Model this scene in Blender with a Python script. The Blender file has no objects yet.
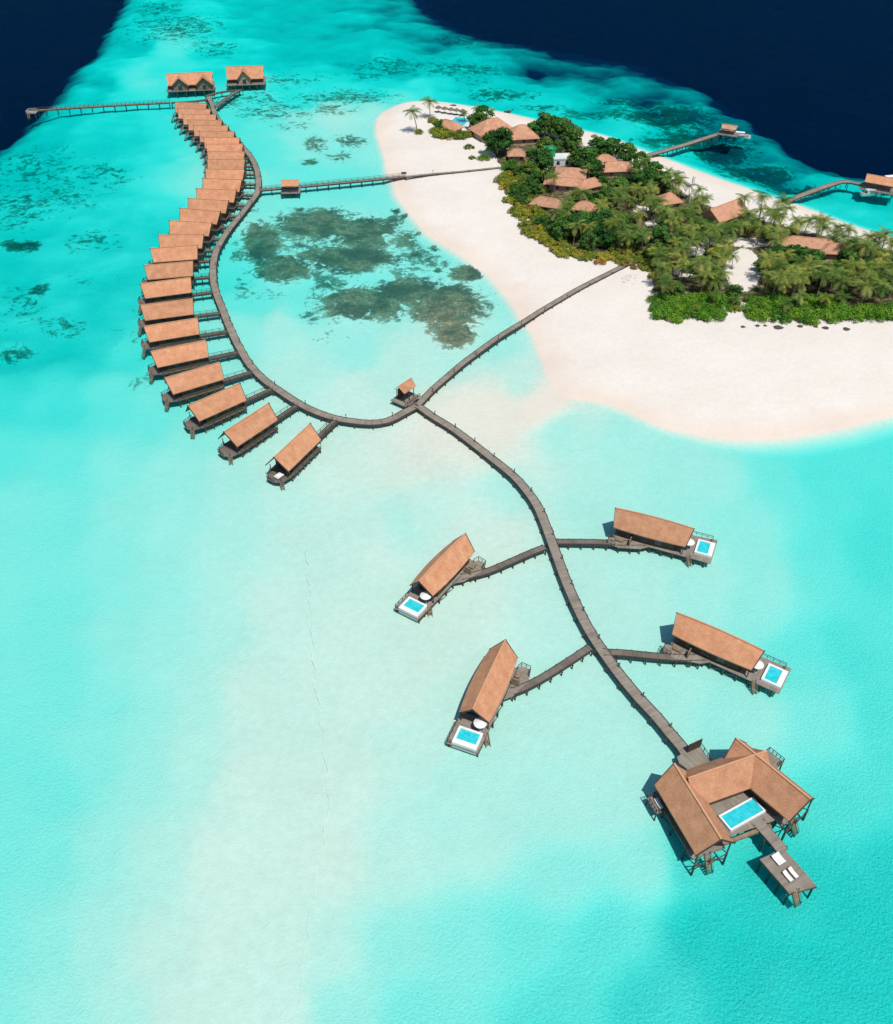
import bpy, math, random
import numpy as np
from mathutils import Vector, Matrix, noise as mnoise
random.seed(7); RNG=np.random.default_rng(7)
scene=bpy.context.scene
COL=scene.collection
R_=math.radians
# ------------------------------------------------------------------ survey frame (camera of the drone)
H=130.0; FPX=900.0; W_,H_=893,1024
PIT=math.atan(772/FPX)
Fv=np.array([0,math.cos(PIT),-math.sin(PIT)]); Uv=np.array([0,math.sin(PIT),math.cos(PIT)])
def P(px,py,z=0.0):
    d=Fv+(py*-1+512)/FPX*Uv; d=d+np.array([(px-446.5)/FPX,0,0])
    t=(z-H)/d[2]; return Vector((d[0]*t,d[1]*t,z))
def P2(px,py,z=0.0):
    v=P(px,py,z); return np.array([v.x,v.y])
def to_px(X,Y,Z=0.0):
    dz=Z-H; c=Y*Fv[1]+dz*Fv[2]; u=Y*Uv[1]+dz*Uv[2]
    return 446.5+FPX*X/c, 512-FPX*u/c
cam=bpy.data.cameras.new('camera'); co=bpy.data.objects.new('camera',cam); COL.objects.link(co)
co.location=(0,0,H); co.rotation_euler=(math.pi/2-PIT,0,0)
cam.sensor_fit='VERTICAL'; cam.sensor_height=24; cam.lens=FPX/1024*24; cam.clip_start=1; cam.clip_end=9000
scene.camera=co
# ------------------------------------------------------------------ light
AZ=R_(-64); EL=R_(65)
sd=Vector((math.cos(AZ)*math.cos(EL),math.sin(AZ)*math.cos(EL),math.sin(EL)))
sl=bpy.data.lights.new('sun','SUN'); sl.energy=4.2; sl.angle=R_(0.53); sl.color=(1,.955,.89)
so=bpy.data.objects.new('sun',sl); COL.objects.link(so); so.rotation_euler=sd.to_track_quat('Z','Y').to_euler(); so.location=(60,-60,160)
w=bpy.data.worlds.new('World'); scene.world=w; w.use_nodes=True
nt=w.node_tree; bg=nt.nodes['Background']; sky=nt.nodes.new('ShaderNodeTexSky'); sky.sky_type='NISHITA'; sky.sun_disc=False
sky.sun_elevation=EL; sky.sun_rotation=math.atan2(sd.x,sd.y); sky.altitude=0; sky.air_density=1; sky.dust_density=.6; sky.ozone_density=1
nt.links.new(sky.outputs[0],bg.inputs[0]); bg.inputs[1].default_value=.10
vs=scene.view_settings; vs.view_transform='Standard'; vs.look='None'; vs.gamma=1; vs.exposure=0.08; vs.use_curve_mapping=False
scene.render.resolution_x=W_; scene.render.resolution_y=H_
cy=scene.cycles; cy.transparent_max_bounces=24; cy.max_bounces=8; cy.diffuse_bounces=3; cy.volume_bounces=0
# ------------------------------------------------------------------ material helpers
class NM:
    def __init__(s,name):
        s.m=bpy.data.materials.new(name); s.m.use_nodes=True; s.t=s.m.node_tree; s.n=s.t.nodes; s.l=s.t.links
        s.b=s.n['Principled BSDF']; s.out=s.n['Material Output']
    def node(s,typ,**k):
        n=s.n.new(typ)
        for a,b in k.items(): setattr(n,a,b)
        return n
    def link(s,a,b): s.l.new(a,b)
    def noise(s,vec,scale,detail=4,rough=.55,dist=0):
        n=s.node('ShaderNodeTexNoise'); n.inputs['Scale'].default_value=scale; n.inputs['Detail'].default_value=detail
        n.inputs['Roughness'].default_value=rough; n.inputs['Distortion'].default_value=dist
        if vec is not None: s.link(vec,n.inputs['Vector'])
        return n.outputs['Fac']
    def ramp(s,fac,stops,interp='LINEAR'):
        r=s.node('ShaderNodeValToRGB'); e=r.color_ramp.elements; r.color_ramp.interpolation=interp
        while len(e)<len(stops): e.new(.5)
        for i,(p,c) in enumerate(stops):
            e[i].position=p; e[i].color=(c[0],c[1],c[2],1) if isinstance(c,(tuple,list)) else (c,c,c,1)
        s.link(fac,r.inputs[0]); return r.outputs[0]
    def mix(s,fac,a,b,mode='MIX'):
        n=s.node('ShaderNodeMix',data_type='RGBA',blend_type=mode)
        for i,v in ((0,fac),(6,a),(7,b)):
            if isinstance(v,(int,float)): n.inputs[i].default_value=v
            elif isinstance(v,tuple): n.inputs[i].default_value=(v[0],v[1],v[2],1)
            else: s.link(v,n.inputs[i])
        return n.outputs[2]
    def math(s,op,a,b=None,c=None,clamp=False):
        n=s.node('ShaderNodeMath',operation=op,use_clamp=clamp)
        for i,v in enumerate((a,b,c)):
            if v is None: continue
            if isinstance(v,(int,float)): n.inputs[i].default_value=v
            else: s.link(v,n.inputs[i])
        return n.outputs[0]
    def attr(s,name):
        n=s.node('ShaderNodeAttribute',attribute_name=name); return n.outputs['Fac']
    def coords(s,scale=(1,1,1),rand=True):
        tc=s.node('ShaderNodeTexCoord'); mp=s.node('ShaderNodeMapping'); s.link(tc.outputs['Object'],mp.inputs[0]); mp.inputs['Scale'].default_value=scale
        if rand:
            oi=s.node('ShaderNodeObjectInfo'); k=s.node('ShaderNodeVectorMath',operation='SCALE'); cb=s.node('ShaderNodeCombineXYZ')
            for i in range(3): s.link(oi.outputs['Random'],cb.inputs[i])
            s.link(cb.outputs[0],k.inputs[0]); k.inputs['Scale'].default_value=97; s.link(k.outputs[0],mp.inputs['Location'])
        return mp.outputs[0]
    def world(s):
        return s.node('ShaderNodeNewGeometry').outputs['Position']
    def bump(s,h,strength=.4,dist=.1):
        b=s.node('ShaderNodeBump'); b.inputs['Strength'].default_value=strength; b.inputs['Distance'].default_value=dist
        s.link(h,b.inputs['Height']); s.link(b.outputs[0],s.b.inputs['Normal']); return b
    def setb(s,rough=.8,spec=.3):
        s.b.inputs['Roughness'].default_value=rough; s.b.inputs['Specular IOR Level'].default_value=spec
def simple(name,c1,c2,scale=1.5,rough=.8,spec=.25,stretch=(1,1,1),bump=.25,detail=5):
    m=NM(name); v=m.coords(stretch); f=m.noise(v,scale,detail); c=m.ramp(f,[(.3,c1),(.7,c2)]); m.link(c,m.b.inputs['Base Color']); m.setb(rough,spec)
    if bump: m.bump(f,bump,.05)
    return m.m
def roofmat(name,c1,c2,c3):
    m=NM(name); v=m.coords(); f=m.noise(v,.55,5,.6); c=m.ramp(f,[(.3,c1),(.55,c2),(.75,c3)])
    g=m.noise(v,3.2,5,.75); g2=m.ramp(g,[(.3,.78),(.5,.98),(.7,1.14)]); c=m.mix(1.0,c,g2,'MULTIPLY')
    # shingle courses follow the slope height
    sx=m.node('ShaderNodeSeparateXYZ'); m.link(m.world(),sx.inputs[0])
    wv=m.math('FRACT',m.math('MULTIPLY',sx.outputs[2],3.6)); cw=m.ramp(wv,[(0,.80),(.22,1.0)]); c=m.mix(.7,c,cw,'MULTIPLY')
    oi=m.node('ShaderNodeObjectInfo'); hv=m.ramp(oi.outputs['Random'],[(0,(.86,.88,.90)),(.5,(1,.99,.97)),(1,(1.07,1.03,1.0))]); c=m.mix(1.0,c,hv,'MULTIPLY')
    m.link(c,m.b.inputs['Base Color']); m.setb(.85,.2); m.bump(g,.5,.06); return m.m
M={}
M['roof']=roofmat('terracotta_shingle',(.42,.195,.105),(.52,.255,.142),(.59,.31,.18))
M['ridge']=simple('ridge_tile',(.47,.24,.135),(.58,.31,.18),1.2)
M['timber']=simple('dark_timber',(.045,.032,.026),(.09,.065,.050),1.2,stretch=(1,1,4))
M['brown']=simple('brown_timber',(.060,.036,.024),(.11,.068,.045),1.2,stretch=(1,1,4))
M['pile']=simple('weathered_pile',(.045,.042,.032),(.10,.085,.062),2)
M['tan']=simple('tan_timber',(.17,.12,.08),(.27,.20,.13),1.5)
M['glass']=simple('dark_glass',(.012,.03,.055),(.02,.05,.08),.6,.08,.6,bump=0)
M['white']=simple('white_render',(.64,.66,.65),(.72,.73,.72),1.2,.5,.3,bump=.05)
M['cloth']=simple('white_canvas',(.62,.61,.58),(.72,.71,.68),2,.85,.1)
M['plaster']=simple('pinkish_plaster',(.34,.22,.16),(.46,.31,.23),.8,.8,.2)
M['rooftan']=roofmat('tan_thatch',(.38,.19,.115),(.48,.26,.165),(.56,.32,.21))
M['greenmesh']=simple('green_screen',(.02,.26,.10),(.04,.36,.15),2,.6,.2)
M['metal']=simple('pale_metal',(.55,.56,.56),(.68,.68,.67),2,.4,.5,bump=0)
M['rock']=simple('dark_rock',(.035,.03,.022),(.11,.09,.065),2.5)
M['thatchdark']=simple('grey_thatch',(.10,.08,.06),(.20,.16,.12),3)
M['skin']=simple('skin',(.28,.15,.09),(.34,.19,.12),3)
M['shirt']=simple('shirt_cloth',(.04,.05,.07),(.07,.08,.10),3)
def plankmat(name,c1,c2,c3,attr='along',period=.30):
    m=NM(name); a=m.attr(attr); v=m.world(); fr=m.math('FRACT',m.math('DIVIDE',a,period)); gap=m.ramp(fr,[(0,.45),(.10,1),(.92,1),(1,.5)])
    cell=m.math('FLOOR',m.math('DIVIDE',a,period)); wn=m.node('ShaderNodeTexWhiteNoise',noise_dimensions='1D'); m.link(cell,wn.inputs['W'])
    f=m.noise(v,.35,4,.6); f2=m.math('ADD',m.math('MULTIPLY',wn.outputs['Value'],.22),m.math('MULTIPLY',f,.8))
    c=m.ramp(f2,[(.2,c1),(.5,c2),(.85,c3)]); c=m.mix(.55,c,gap,'MULTIPLY'); m.link(c,m.b.inputs['Base Color']); m.setb(.85,.2); return m.m
M['plank']=plankmat('weathered_planks',(.15,.125,.10),(.225,.195,.16),(.31,.275,.23))
M['plankdark']=plankmat('dark_planks',(.085,.075,.062),(.14,.12,.10),(.20,.17,.145))
# pool water
m=NM('pool_water'); v=m.coords(); f=m.noise(v,1.6,3); c=m.ramp(f,[(.35,(.015,.43,.50)),(.65,(.04,.55,.60))]); m.link(c,m.b.inputs['Base Color']); m.setb(.05,.5); m.bump(m.noise(v,3,2),.15,.03); M['pool']=m.m
# foliage
def leafmat(name,c1,c2,c3,hue=.06):
    m=NM(name); a=m.attr('tone'); c=m.ramp(a,[(0,c1),(.5,c2),(1,c3)])
    oi=m.node('ShaderNodeObjectInfo'); hv=m.ramp(oi.outputs['Random'],[(0,(.62,.76,.66)),(.35,(.95,1.05,.9)),(.7,(1.2,1.12,.9)),(1,(1.65,1.32,1.0))]); c=m.mix(1.0,c,hv,'MULTIPLY')
    m.link(c,m.b.inputs['Base Color']); m.setb(.7,.10)
    tr=m.node('ShaderNodeBsdfTranslucent'); m.link(c,tr.inputs[0]); ms=m.node('ShaderNodeMixShader'); ms.inputs[0].default_value=.22
    m.link(m.b.outputs[0],ms.inputs[1]); m.link(tr.outputs[0],ms.inputs[2]); m.link(ms.outputs[0],m.out.inputs[0]); return m.m
M['leafdark']=leafmat('dark_leaf',(.016,.060,.015),(.042,.125,.028),(.095,.21,.05))
M['leafmid']=leafmat('mid_leaf',(.03,.075,.016),(.065,.14,.03),(.14,.23,.05))
M['palm']=leafmat('palm_leaf',(.035,.08,.018),(.115,.185,.04),(.40,.40,.13))
M['scrub']=leafmat('bright_scrub',(.04,.12,.012),(.085,.215,.02),(.18,.32,.045))
M['olive']=leafmat('olive_scrub',(.07,.12,.018),(.17,.22,.03),(.36,.31,.055))
M['rust']=leafmat('rusty_scrub',(.12,.09,.02),(.25,.16,.04),(.42,.25,.08))
M['trunk']=simple('grey_bark',(.16,.12,.085),(.30,.24,.18),2,stretch=(1,1,3))
# ------------------------------------------------------------------ mesh helpers
class MB:
    def __init__(s): s.v=[]; s.f=[]; s.a=[]; s.cur=0.0
    def add(s,vs,fs,a=None):
        o=len(s.v); s.v+= [tuple(x) for x in vs]; s.f+=[tuple(i+o for i in f) for f in fs]; s.a+= (list(a) if a is not None else [s.cur]*len(vs)); return s
    def box(s,x0,x1,y0,y1,z0,z1,Mx=None):
        vs=[Vector((x,y,z)) for z in(z0,z1) for x,y in((x0,y0),(x1,y0),(x1,y1),(x0,y1))]
        al=[v.x for v in vs]
        if Mx is not None: vs=[Mx@v for v in vs]
        return s.add(vs,[(3,2,1,0),(4,5,6,7),(0,1,5,4),(1,2,6,5),(2,3,7,6),(3,0,4,7)],al)
    def bar(s,a,b,w,h=None):
        a=Vector(a);b=Vector(b);h=h or w; d=(b-a); L=d.length
        if L<1e-6: return s
        q=d.to_track_quat('X','Z').to_matrix().to_4x4(); q.translation=a
        return s.box(0,L,-w/2,w/2,-h/2,h/2,q)
    def tube(s,pts,rad,n=6,cap=True):
        pts=[Vector(p) for p in pts]; vs=[];fs=[]
        for i,p in enumerate(pts):
            d=(pts[min(i+1,len(pts)-1)]-pts[max(i-1,0)]).normalized(); q=d.to_track_quat('Z','X')
            r=rad[i] if isinstance(rad,(list,tuple)) else rad
            for k in range(n): vs.append(p+q@Vector((r*math.cos(2*math.pi*k/n),r*math.sin(2*math.pi*k/n),0)))
        for i in range(len(pts)-1):
            for k in range(n): a=i*n+k;b=i*n+(k+1)%n; fs.append((a,b,b+n,a+n))
        if cap: fs.append(tuple(range(n))[::-1]); fs.append(tuple((len(pts)-1)*n+k for k in range(n)))
        return s.add(vs,fs)
    def prism(s,poly,z0,z1,along=None):   # poly ccw in plan
        n=len(poly); vs=[(p[0],p[1],z0) for p in poly]+[(p[0],p[1],z1) for p in poly]
        al=[(p[0]*along[0]+p[1]*along[1]) if along else p[0] for p in poly]*2
        return s.add(vs,[tuple(range(n))[::-1],tuple(range(n,2*n))]+[(i,(i+1)%n,(i+1)%n+n,i+n) for i in range(n)],al)
    def build(s,name,mat,parent=None,loc=None,smooth=False,attr=None):
        me=bpy.data.meshes.new(name); me.from_pydata(s.v,[],s.f); me.materials.append(mat)
        if attr:
            at=me.attributes.new(attr,'FLOAT','POINT'); at.data.foreach_set('value',np.array(s.a,dtype=np.float32))
        if smooth: me.polygons.foreach_set('use_smooth',[True]*len(me.polygons))
        me.update(); o=bpy.data.objects.new(name,me); COL.objects.link(o)
        if parent is not None: o.parent=parent
        if loc is not None: o.location=loc
        return o
def tag(o,label=None,cat=None,group=None,kind=None):
    if label: o['label']=label
    if cat: o['category']=cat
    if group: o['group']=group
    if kind: o['kind']=kind
    return o
def empty(name,loc=(0,0,0),rz=0,label=None,cat=None,group=None):
    o=bpy.data.objects.new(name,None); COL.objects.link(o); o.location=loc; o.rotation_euler=(0,0,rz); o.empty_display_size=.5
    return tag(o,label,cat,group)
def copy_tree(o,parent=None):
    c=o.copy(); COL.objects.link(c)
    if parent is not None: c.parent=parent
    for ch in [x for x in KIDS(o)]: copy_tree(ch,c)
    return c
def KIDS(o): return list(o.children)
def gable_mb(x0,x1,hw,ze,zr,th=.22,ov=.5,sag=0,n=1,taper=0,hogs=0):
    """gable roof, ridge along X; ridge overshoots eaves by ov, slabs of thickness th"""
    mb=MB()
    def row(t):
        xe=x0+(x1-x0)*t; xr=(x0-ov)+(x1-x0+2*ov)*t; b=1-(2*t-1)**2
        w=hw-taper*(1-b); dz=hogs*b
        return [Vector((xe,-w,ze+dz*.4)),Vector((xr,0,zr+dz)),Vector((xe,w,ze+dz*.4))]
    rows=[row(i/n) for i in range(n+1)]
    top=[p for r in rows for p in r]; bot=[p-Vector((0,0,th)) for p in top]; N=len(top); fs=[]
    for i in range(n):
        a=3*i; b=3*(i+1)
        for k in(0,1):
            fs.append((a+k,b+k,b+k+1,a+k+1)); fs.append((a+k+1+N,b+k+1+N,b+k+N,a+k+N))
        fs.append((a,a+N,b+N,b)); fs.append((a+2,b+2,b+2+N,a+2+N))
    for a,fl in((0,0),(3*n,1)):
        for k in(0,1):
            q=(a+k,a+k+1,a+k+1+N,a+k+N); fs.append(q if not fl else q[::-1])
    mb.add(top+bot,fs); return mb,rows
def ridge_mb(rows,w=.28,h=.16):
    mb=MB()
    for a,b in zip(rows[:-1],rows[1:]):
        mb.bar(a[1]+Vector((0,0,.06)),b[1]+Vector((0,0,.06)),w,h)
    return mb
def pent_mb(x0,x1,hw,z0,zw,zp):
    mb=MB(); prof=[(-hw,z0),(hw,z0),(hw,zw),(0,zp),(-hw,zw)]
    vs=[(x0,y,z) for y,z in prof]+[(x1,y,z) for y,z in prof]
    mb.add(vs,[(4,3,2,1,0)[::1],(5,6,7,8,9)]+[(i,(i+1)%5,(i+1)%5+5,i+5) for i in range(5)]); return mb
def pile_obj(x,y,top,bot,r,parent,mat=None,mesh=[{}]):
    key=(round(top,2),round(bot,2),round(r,2)); d=mesh[0]
    if key in d:
        o=bpy.data.objects.new('pile',d[key]); COL.objects.link(o)
    else:
        o=MB().tube([(0,0,bot),(0,0,top)],[r*1.1,r],8).build('pile',mat or M['pile']); d[key]=o.data
    o.parent=parent; o.location=(x,y,0); return o
def ladder_mb(a,b,w=1.0,steps=7):
    a=Vector(a);b=Vector(b); mb=MB(); d=b-a; s=Vector((-d.y,d.x,0)).normalized()*w/2
    mb.bar(a+s,b+s,.10,.22); mb.bar(a-s,b-s,.10,.22)
    for i in range(steps):
        p=a+d*((i+.5)/steps); mb.bar(p+s,p-s,.26,.06)
    for q in(s,-s):
        mb.bar(a+q+Vector((0,0,.9)),b+q+Vector((0,0,.9)),.07); mb.bar(a+q,a+q+Vector((0,0,.9)),.08); mb.bar(b+q,b+q+Vector((0,0,.9)),.08)
    return mb
def railing_mb(pts,h=.95,sp=1.4,closed=False):
    mb=MB(); pts=[Vector(p) for p in pts]
    for a,b in zip(pts[:-1],pts[1:]):
        L=(b-a).length; n=max(1,round(L/sp)); u=Vector((0,0,1))
        for i in range(n+1): p=a.lerp(b,i/n); mb.bar(p,p+u*h,.09)
        mb.bar(a+u*h,b+u*h,.10,.08); mb.bar(a+u*h*.5,b+u*h*.5,.05,.05)
    return mb
ORD=['first','second','third','fourth','fifth','sixth','seventh','eighth','ninth','tenth','eleventh','twelfth','thirteenth','fourteenth']
# ================================================================== GROUND SHEET (seabed and island in one sheet)
CP="""160 10 18;200 20 10;250 10 22;300 20 26;350 20 28;400 20 40;430 45 38;130 50 20;170 48 5;220 60 12;300 50 22;350 60 24;400 70 24;455 70 26;95 80 20;140 75 5;165 72 7;250 100 6;300 90 8;340 85 8;380 88 9;420 92 6;400 96 4.5;450 92 9
50 110 24;90 100 16;120 120 11;150 108 7;10 170 30;40 150 18;80 150 11;120 150 10;160 160 7;180 170 4.5;195 175 3;20 220 14;60 220 11;100 220 11;140 220 9;165 215 8;10 270 14;60 280 11;110 280 9.5;130 300 8;0 340 11;50 340 10;100 340 9;130 350 6.5
0 400 8;60 400 7;110 400 5.2;150 410 4.6;190 440 3.3;0 450 6.6;60 460 6;120 460 4.2;180 470 3;230 480 1.9;280 490 1.2;340 480 .9;0 520 5;50 520 5.5;120 530 4;180 530 3;230 540 1.8;300 540 1.1;370 540 .8
0 600 4.6;60 610 5.2;120 620 3.8;170 620 3;220 620 1.9;280 620 1.0;350 620 .6;0 680 5.2;60 680 5.5;110 690 4.2;150 700 3;190 700 1.9;250 700 .9;310 700 .9;350 690 .35;400 690 .3
0 760 5.4;50 790 5.5;100 760 4;140 770 2.8;190 770 1.5;240 780 .8;300 790 .7;340 770 1.0;400 740 1.2;0 850 5;50 860 4.6;100 850 2.8;150 860 1.5;220 860 .6;280 880 .35;330 860 .9;400 850 1.8;460 840 2.0
0 940 4.5;50 940 3.6;100 940 2.1;160 950 1.1;230 950 .45;290 950 .5;330 960 1.6;400 950 2.9;460 940 3.4;0 1020 4;60 1020 2.8;120 1020 1.7;180 1020 .9;240 1020 .6;280 1010 .9;340 1010 2.6;420 1010 3.8
450 620 .4;420 660 .4;480 600 .7;520 600 1.2;560 700 1.4;600 740 1.5;500 720 1.4;440 700 1.1;480 780 1.9;560 800 2.1;620 800 2.2;640 860 3;560 880 3.2;520 940 4.5;600 930 5.3;560 1000 5.5;650 1000 6.5;700 930 6;740 960 7;800 980 6.5;860 960 6.5;690 860 4.3;760 900 6;850 880 6.5;840 800 5.8;880 720 6;820 720 4;740 720 2.5;800 660 4.5;860 640 5.5;760 600 2.8;820 560 4.8;870 540 6;720 480 2.6;770 470 4.2;830 470 5.5;880 460 5.5;740 530 3;680 480 2;620 450 1.8;600 500 1.6;560 430 1.7;640 590 1.4;700 590 1.8;660 700 1.7;580 580 1.3;500 500 1.6;400 520 1.5;360 530 1.2;430 500 1.1;380 470 .7;420 460 .4;450 440 .35;480 520 .8;500 540 .7
540 405 .12;500 411 .2;470 417 .25;445 427 .3;280 330 2.2;300 370 1.7;350 390 1.2;300 300 4;250 300 4.2;235 330 3.2;240 270 5.5;350 350 2.5;400 370 1.5;450 360 1.7;500 340 2.2;520 380 1.4;490 290 2.2;450 250 2.8;420 220 2.6;400 190 3;350 185 3.6;300 180 3.8;330 150 2.8;370 150 2.6;390 140 2.6;300 130 2.8;270 120 4.5;340 120 2.0;380 115 2.2;240 110 6;260 150 4.6;280 205 3.5;235 180 2.5;230 200 2.5;370 210 3.2;330 240 3.4;380 290 3.4;400 265 3
560 108 9;620 125 9;680 155 9;740 185 9;800 205 8.5;860 215 9;890 215 11;880 200 15;840 195 12;600 100 26;660 110 30;720 130 40;700 140 25;760 165 30;800 180 30;540 75 50;600 80 46;500 60 30;650 95 40;680 105 32;460 85 17;500 90 12;540 98 11;520 65 42;570 70 50;740 150 30;775 175 26"""
cps=np.array([[float(x) for x in t.split()] for line in CP.split('\n') for t in line.split(';')])
for _c in cps:
    if 300<=_c[0]<=660 and _c[1]>740: _c[2]*=.78
    if _c[0]>600 and _c[1]>820 and _c[2]>4: _c[2]*=1.2
    if _c[0]>700 and 440<_c[1]<820: _c[2]*=.82
    if _c[0]<300 and _c[1]>300 and _c[2]>1.4: _k=min(1,(_c[1]-300)/190); _c[2]=1.4+(_c[2]-1.4)*(1-.56*_k)
    if _c[1]>560 and _c[2]<.85: _c[2]=.85
    if _c[0]<170 and 150<_c[1]<350 and _c[2]>8: _c[2]=9.5+(_c[2]-8)*.4
    if _c[1]>300 and 230<_c[0]<530 and _c[1]<400: _c[2]*=.85
SHORE=[(1100,392),(960,402),(893,414),(860,424),(820,432),(780,438),(740,441),(700,437),(660,427),(630,413),(605,403),(580,399),(562,398),(554,390),(546,372),(540,355),(532,335),(516,312),(503,293),(487,274),(458,253),(436,241),(417,224),(402,205),(393,187),(386,165),(380,145),(376,128),(380,114),(398,104),(422,100),(455,104),(487,109),(533,119),(574,129),(600,134),(636,148),(679,164),(725,181),(770,197),(803,207),(843,223),(872,232),(900,240),(1100,300)]
DEEP1=[(-400,-240),(-400,400),(-60,215),(0,152),(30,125),(60,92),(88,62),(112,28),(128,0),(150,-60),(190,-240)]
DEEP2=[(330,-240),(392,-60),(414,0),(434,20),(475,38),(540,48),(610,60),(665,76),(712,96),(745,116),(775,142),(812,163),(850,180),(893,186),(1300,240),(1300,-240)]
def smoothpoly(p,it=2):
    for _ in range(it):
        q=[]
        for i in range(len(p)):
            a=np.array(p[i],float); b=np.array(p[(i+1)%len(p)],float); q+= [a*.75+b*.25,a*.25+b*.75]
        p=q
    return np.array(p)
def sdist(X,Y,poly):   # signed distance, + inside
    d=np.full(X.shape,1e18); ins=np.zeros(X.shape,bool); n=len(poly)
    for i in range(n):
        ax,ay=poly[i]; bx,by=poly[(i+1)%n]; ex,ey=bx-ax,by-ay; L=ex*ex+ey*ey+1e-12
        t=np.clip(((X-ax)*ex+(Y-ay)*ey)/L,0,1); d=np.minimum(d,(X-ax-t*ex)**2+(Y-ay-t*ey)**2)
        c=((ay>Y)!=(by>Y)); 
        with np.errstate(divide='ignore',invalid='ignore'): xx=(bx-ax)*(Y-ay)/(by-ay+1e-15)+ax
        ins^= c&(X<xx)
    d=np.sqrt(d); return np.where(ins,d,-d)
def wpoly(p): return np.array([P2(a,b,0) for a,b in p])
def vnoise(X,Y,s,seed=0,oct=4):
    out=np.zeros(X.shape); amp=1; tot=0
    for o in range(oct):
        r=np.random.default_rng(seed*31+o); G=r.random((256,256))
        x=X/s*(2**o)+17.3*o; y=Y/s*(2**o)+5.1*o; xi=np.floor(x).astype(int); yi=np.floor(y).astype(int); fx=x-xi; fy=y-yi
        fx=fx*fx*(3-2*fx); fy=fy*fy*(3-2*fy); g=lambda a,b:G[a%256,b%256]
        out+=amp*((g(xi,yi)*(1-fx)+g(xi+1,yi)*fx)*(1-fy)+(g(xi,yi+1)*(1-fx)+g(xi+1,yi+1)*fx)*fy); tot+=amp; amp*=.5
    return out/tot
def axis(vals):
    out=[vals[0][0]]
    for a,b,st in vals:
        n=max(1,int(round((b-a)/st))); out+=list(a+(b-a)*(np.arange(1,n+1)/n))
    return np.array(out)
xs=axis([(-3000,-600,150),(-600,-330,15),(-330,-150,1.6),(-150,200,1.1),(200,330,1.6),(330,600,15),(600,3000,150)])
ys=axis([(-600,20,25),(20,40,4),(40,300,1.0),(300,480,1.3),(480,720,2.2),(720,1000,20),(1000,5000,200)])
X,Y=np.meshgrid(xs,ys); 
Yc=np.clip(Y,35,900); PX,PY=to_px(X,Yc)
PXc=np.clip(PX,-350,1250)
# broad depth from soundings (inverse distance in survey units, log depth), refined for the depth itself
dist=np.hypot(X,Yc); cosec=np.sqrt(dist**2+H*H)/H
na,nb1=(vnoise(X,Y,14,3)-.5),(vnoise(X,Y,14,4)-.5); nc,nd_=(vnoise(X,Y,22,8)-.5),(vnoise(X,Y,22,9)-.5); ne_,nf_=(vnoise(X,Y,7,51)-.5),(vnoise(X,Y,7,52)-.5)
D1=smoothpoly(DEEP1); D2=smoothpoly(DEEP2)
SN=vnoise(X+.3*Y,Y*1.1,26,61,5)
def depth_at(PXa,PYa):
    num=np.zeros(X.shape); den=np.zeros(X.shape); wx=PXa+na*26; wy=PYa+nb1*14
    for cx,cyy,L in cps:
        dy=(wy-cyy)*(1.0 if cyy>300 else 1.35); d2=(wx-cx)**2+dy**2; wgt=1/(d2+np.where(cyy>430,520,180))**2.3; num+=wgt*math.log(L); den+=wgt
    logL=num/den; L_=np.exp(logL); logL=np.log(np.where(L_>9,9+(L_-9)*.72,L_))
    ux=PXa+nc*16+ne_*9; uy=PYa+nd_*9+nf_*5
    dd=np.maximum(sdist(ux,uy,D1),sdist(ux,uy,D2)); t=np.clip((dd+15)/26,0,1); t=t*t*(3-2*t)
    logL=logL*(1-t)+math.log(78)*t
    E_=np.exp(logL); am=.22+.75*np.clip((E_-4)/8,0,1)*np.clip((48-E_)/22,0,1); return E_*(1+(vnoise(X,Y,9,5)-.5)*am*.6+(SN-.5)*am*.95)/(1/math.sin(EL)+cosec)
D=depth_at(PXc,PY)
for _ in range(2):
    qx,qy=to_px(X,Yc,-np.minimum(D,9)); D=.25*D+.75*depth_at(np.clip(qx,-350,1250),qy)
far=(np.abs(X)>700)|(Y>950); D=np.where(far,12,D); D=np.minimum(D,62)
shore=sdist(X,Y,wpoly(smoothpoly(SHORE)))
wob=(vnoise(X,Y,12,11)-.5)*1.6; sh=shore+wob
rq=np.zeros(X.shape)
for cx,cyy,rx,ry in ((262,240,20,20),(283,266,28,14),(330,224,48,16),(362,236,34,18),(346,256,44,14),(364,301,42,15),(408,290,30,14),(448,306,32,20),(455,332,18,13),(467,272,16,8)):
    rq=np.maximum(rq,np.exp(-(((PXc-cx)/rx)**2+((PY-cyy)/ry)**2)**1.5*.5))
D=D*(1-.3*rq)
Z=np.where(sh>0,1.7*(1-np.exp(-np.maximum(sh,0)*.075)),-np.minimum(D,np.maximum(-sh,0)*.2+.03*np.maximum(-sh,0)**1.25))
Z=np.where((sh>0),Z+(vnoise(X,Y,5,21)-.5)*.16*np.clip(sh/8,0,1),Z)
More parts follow.
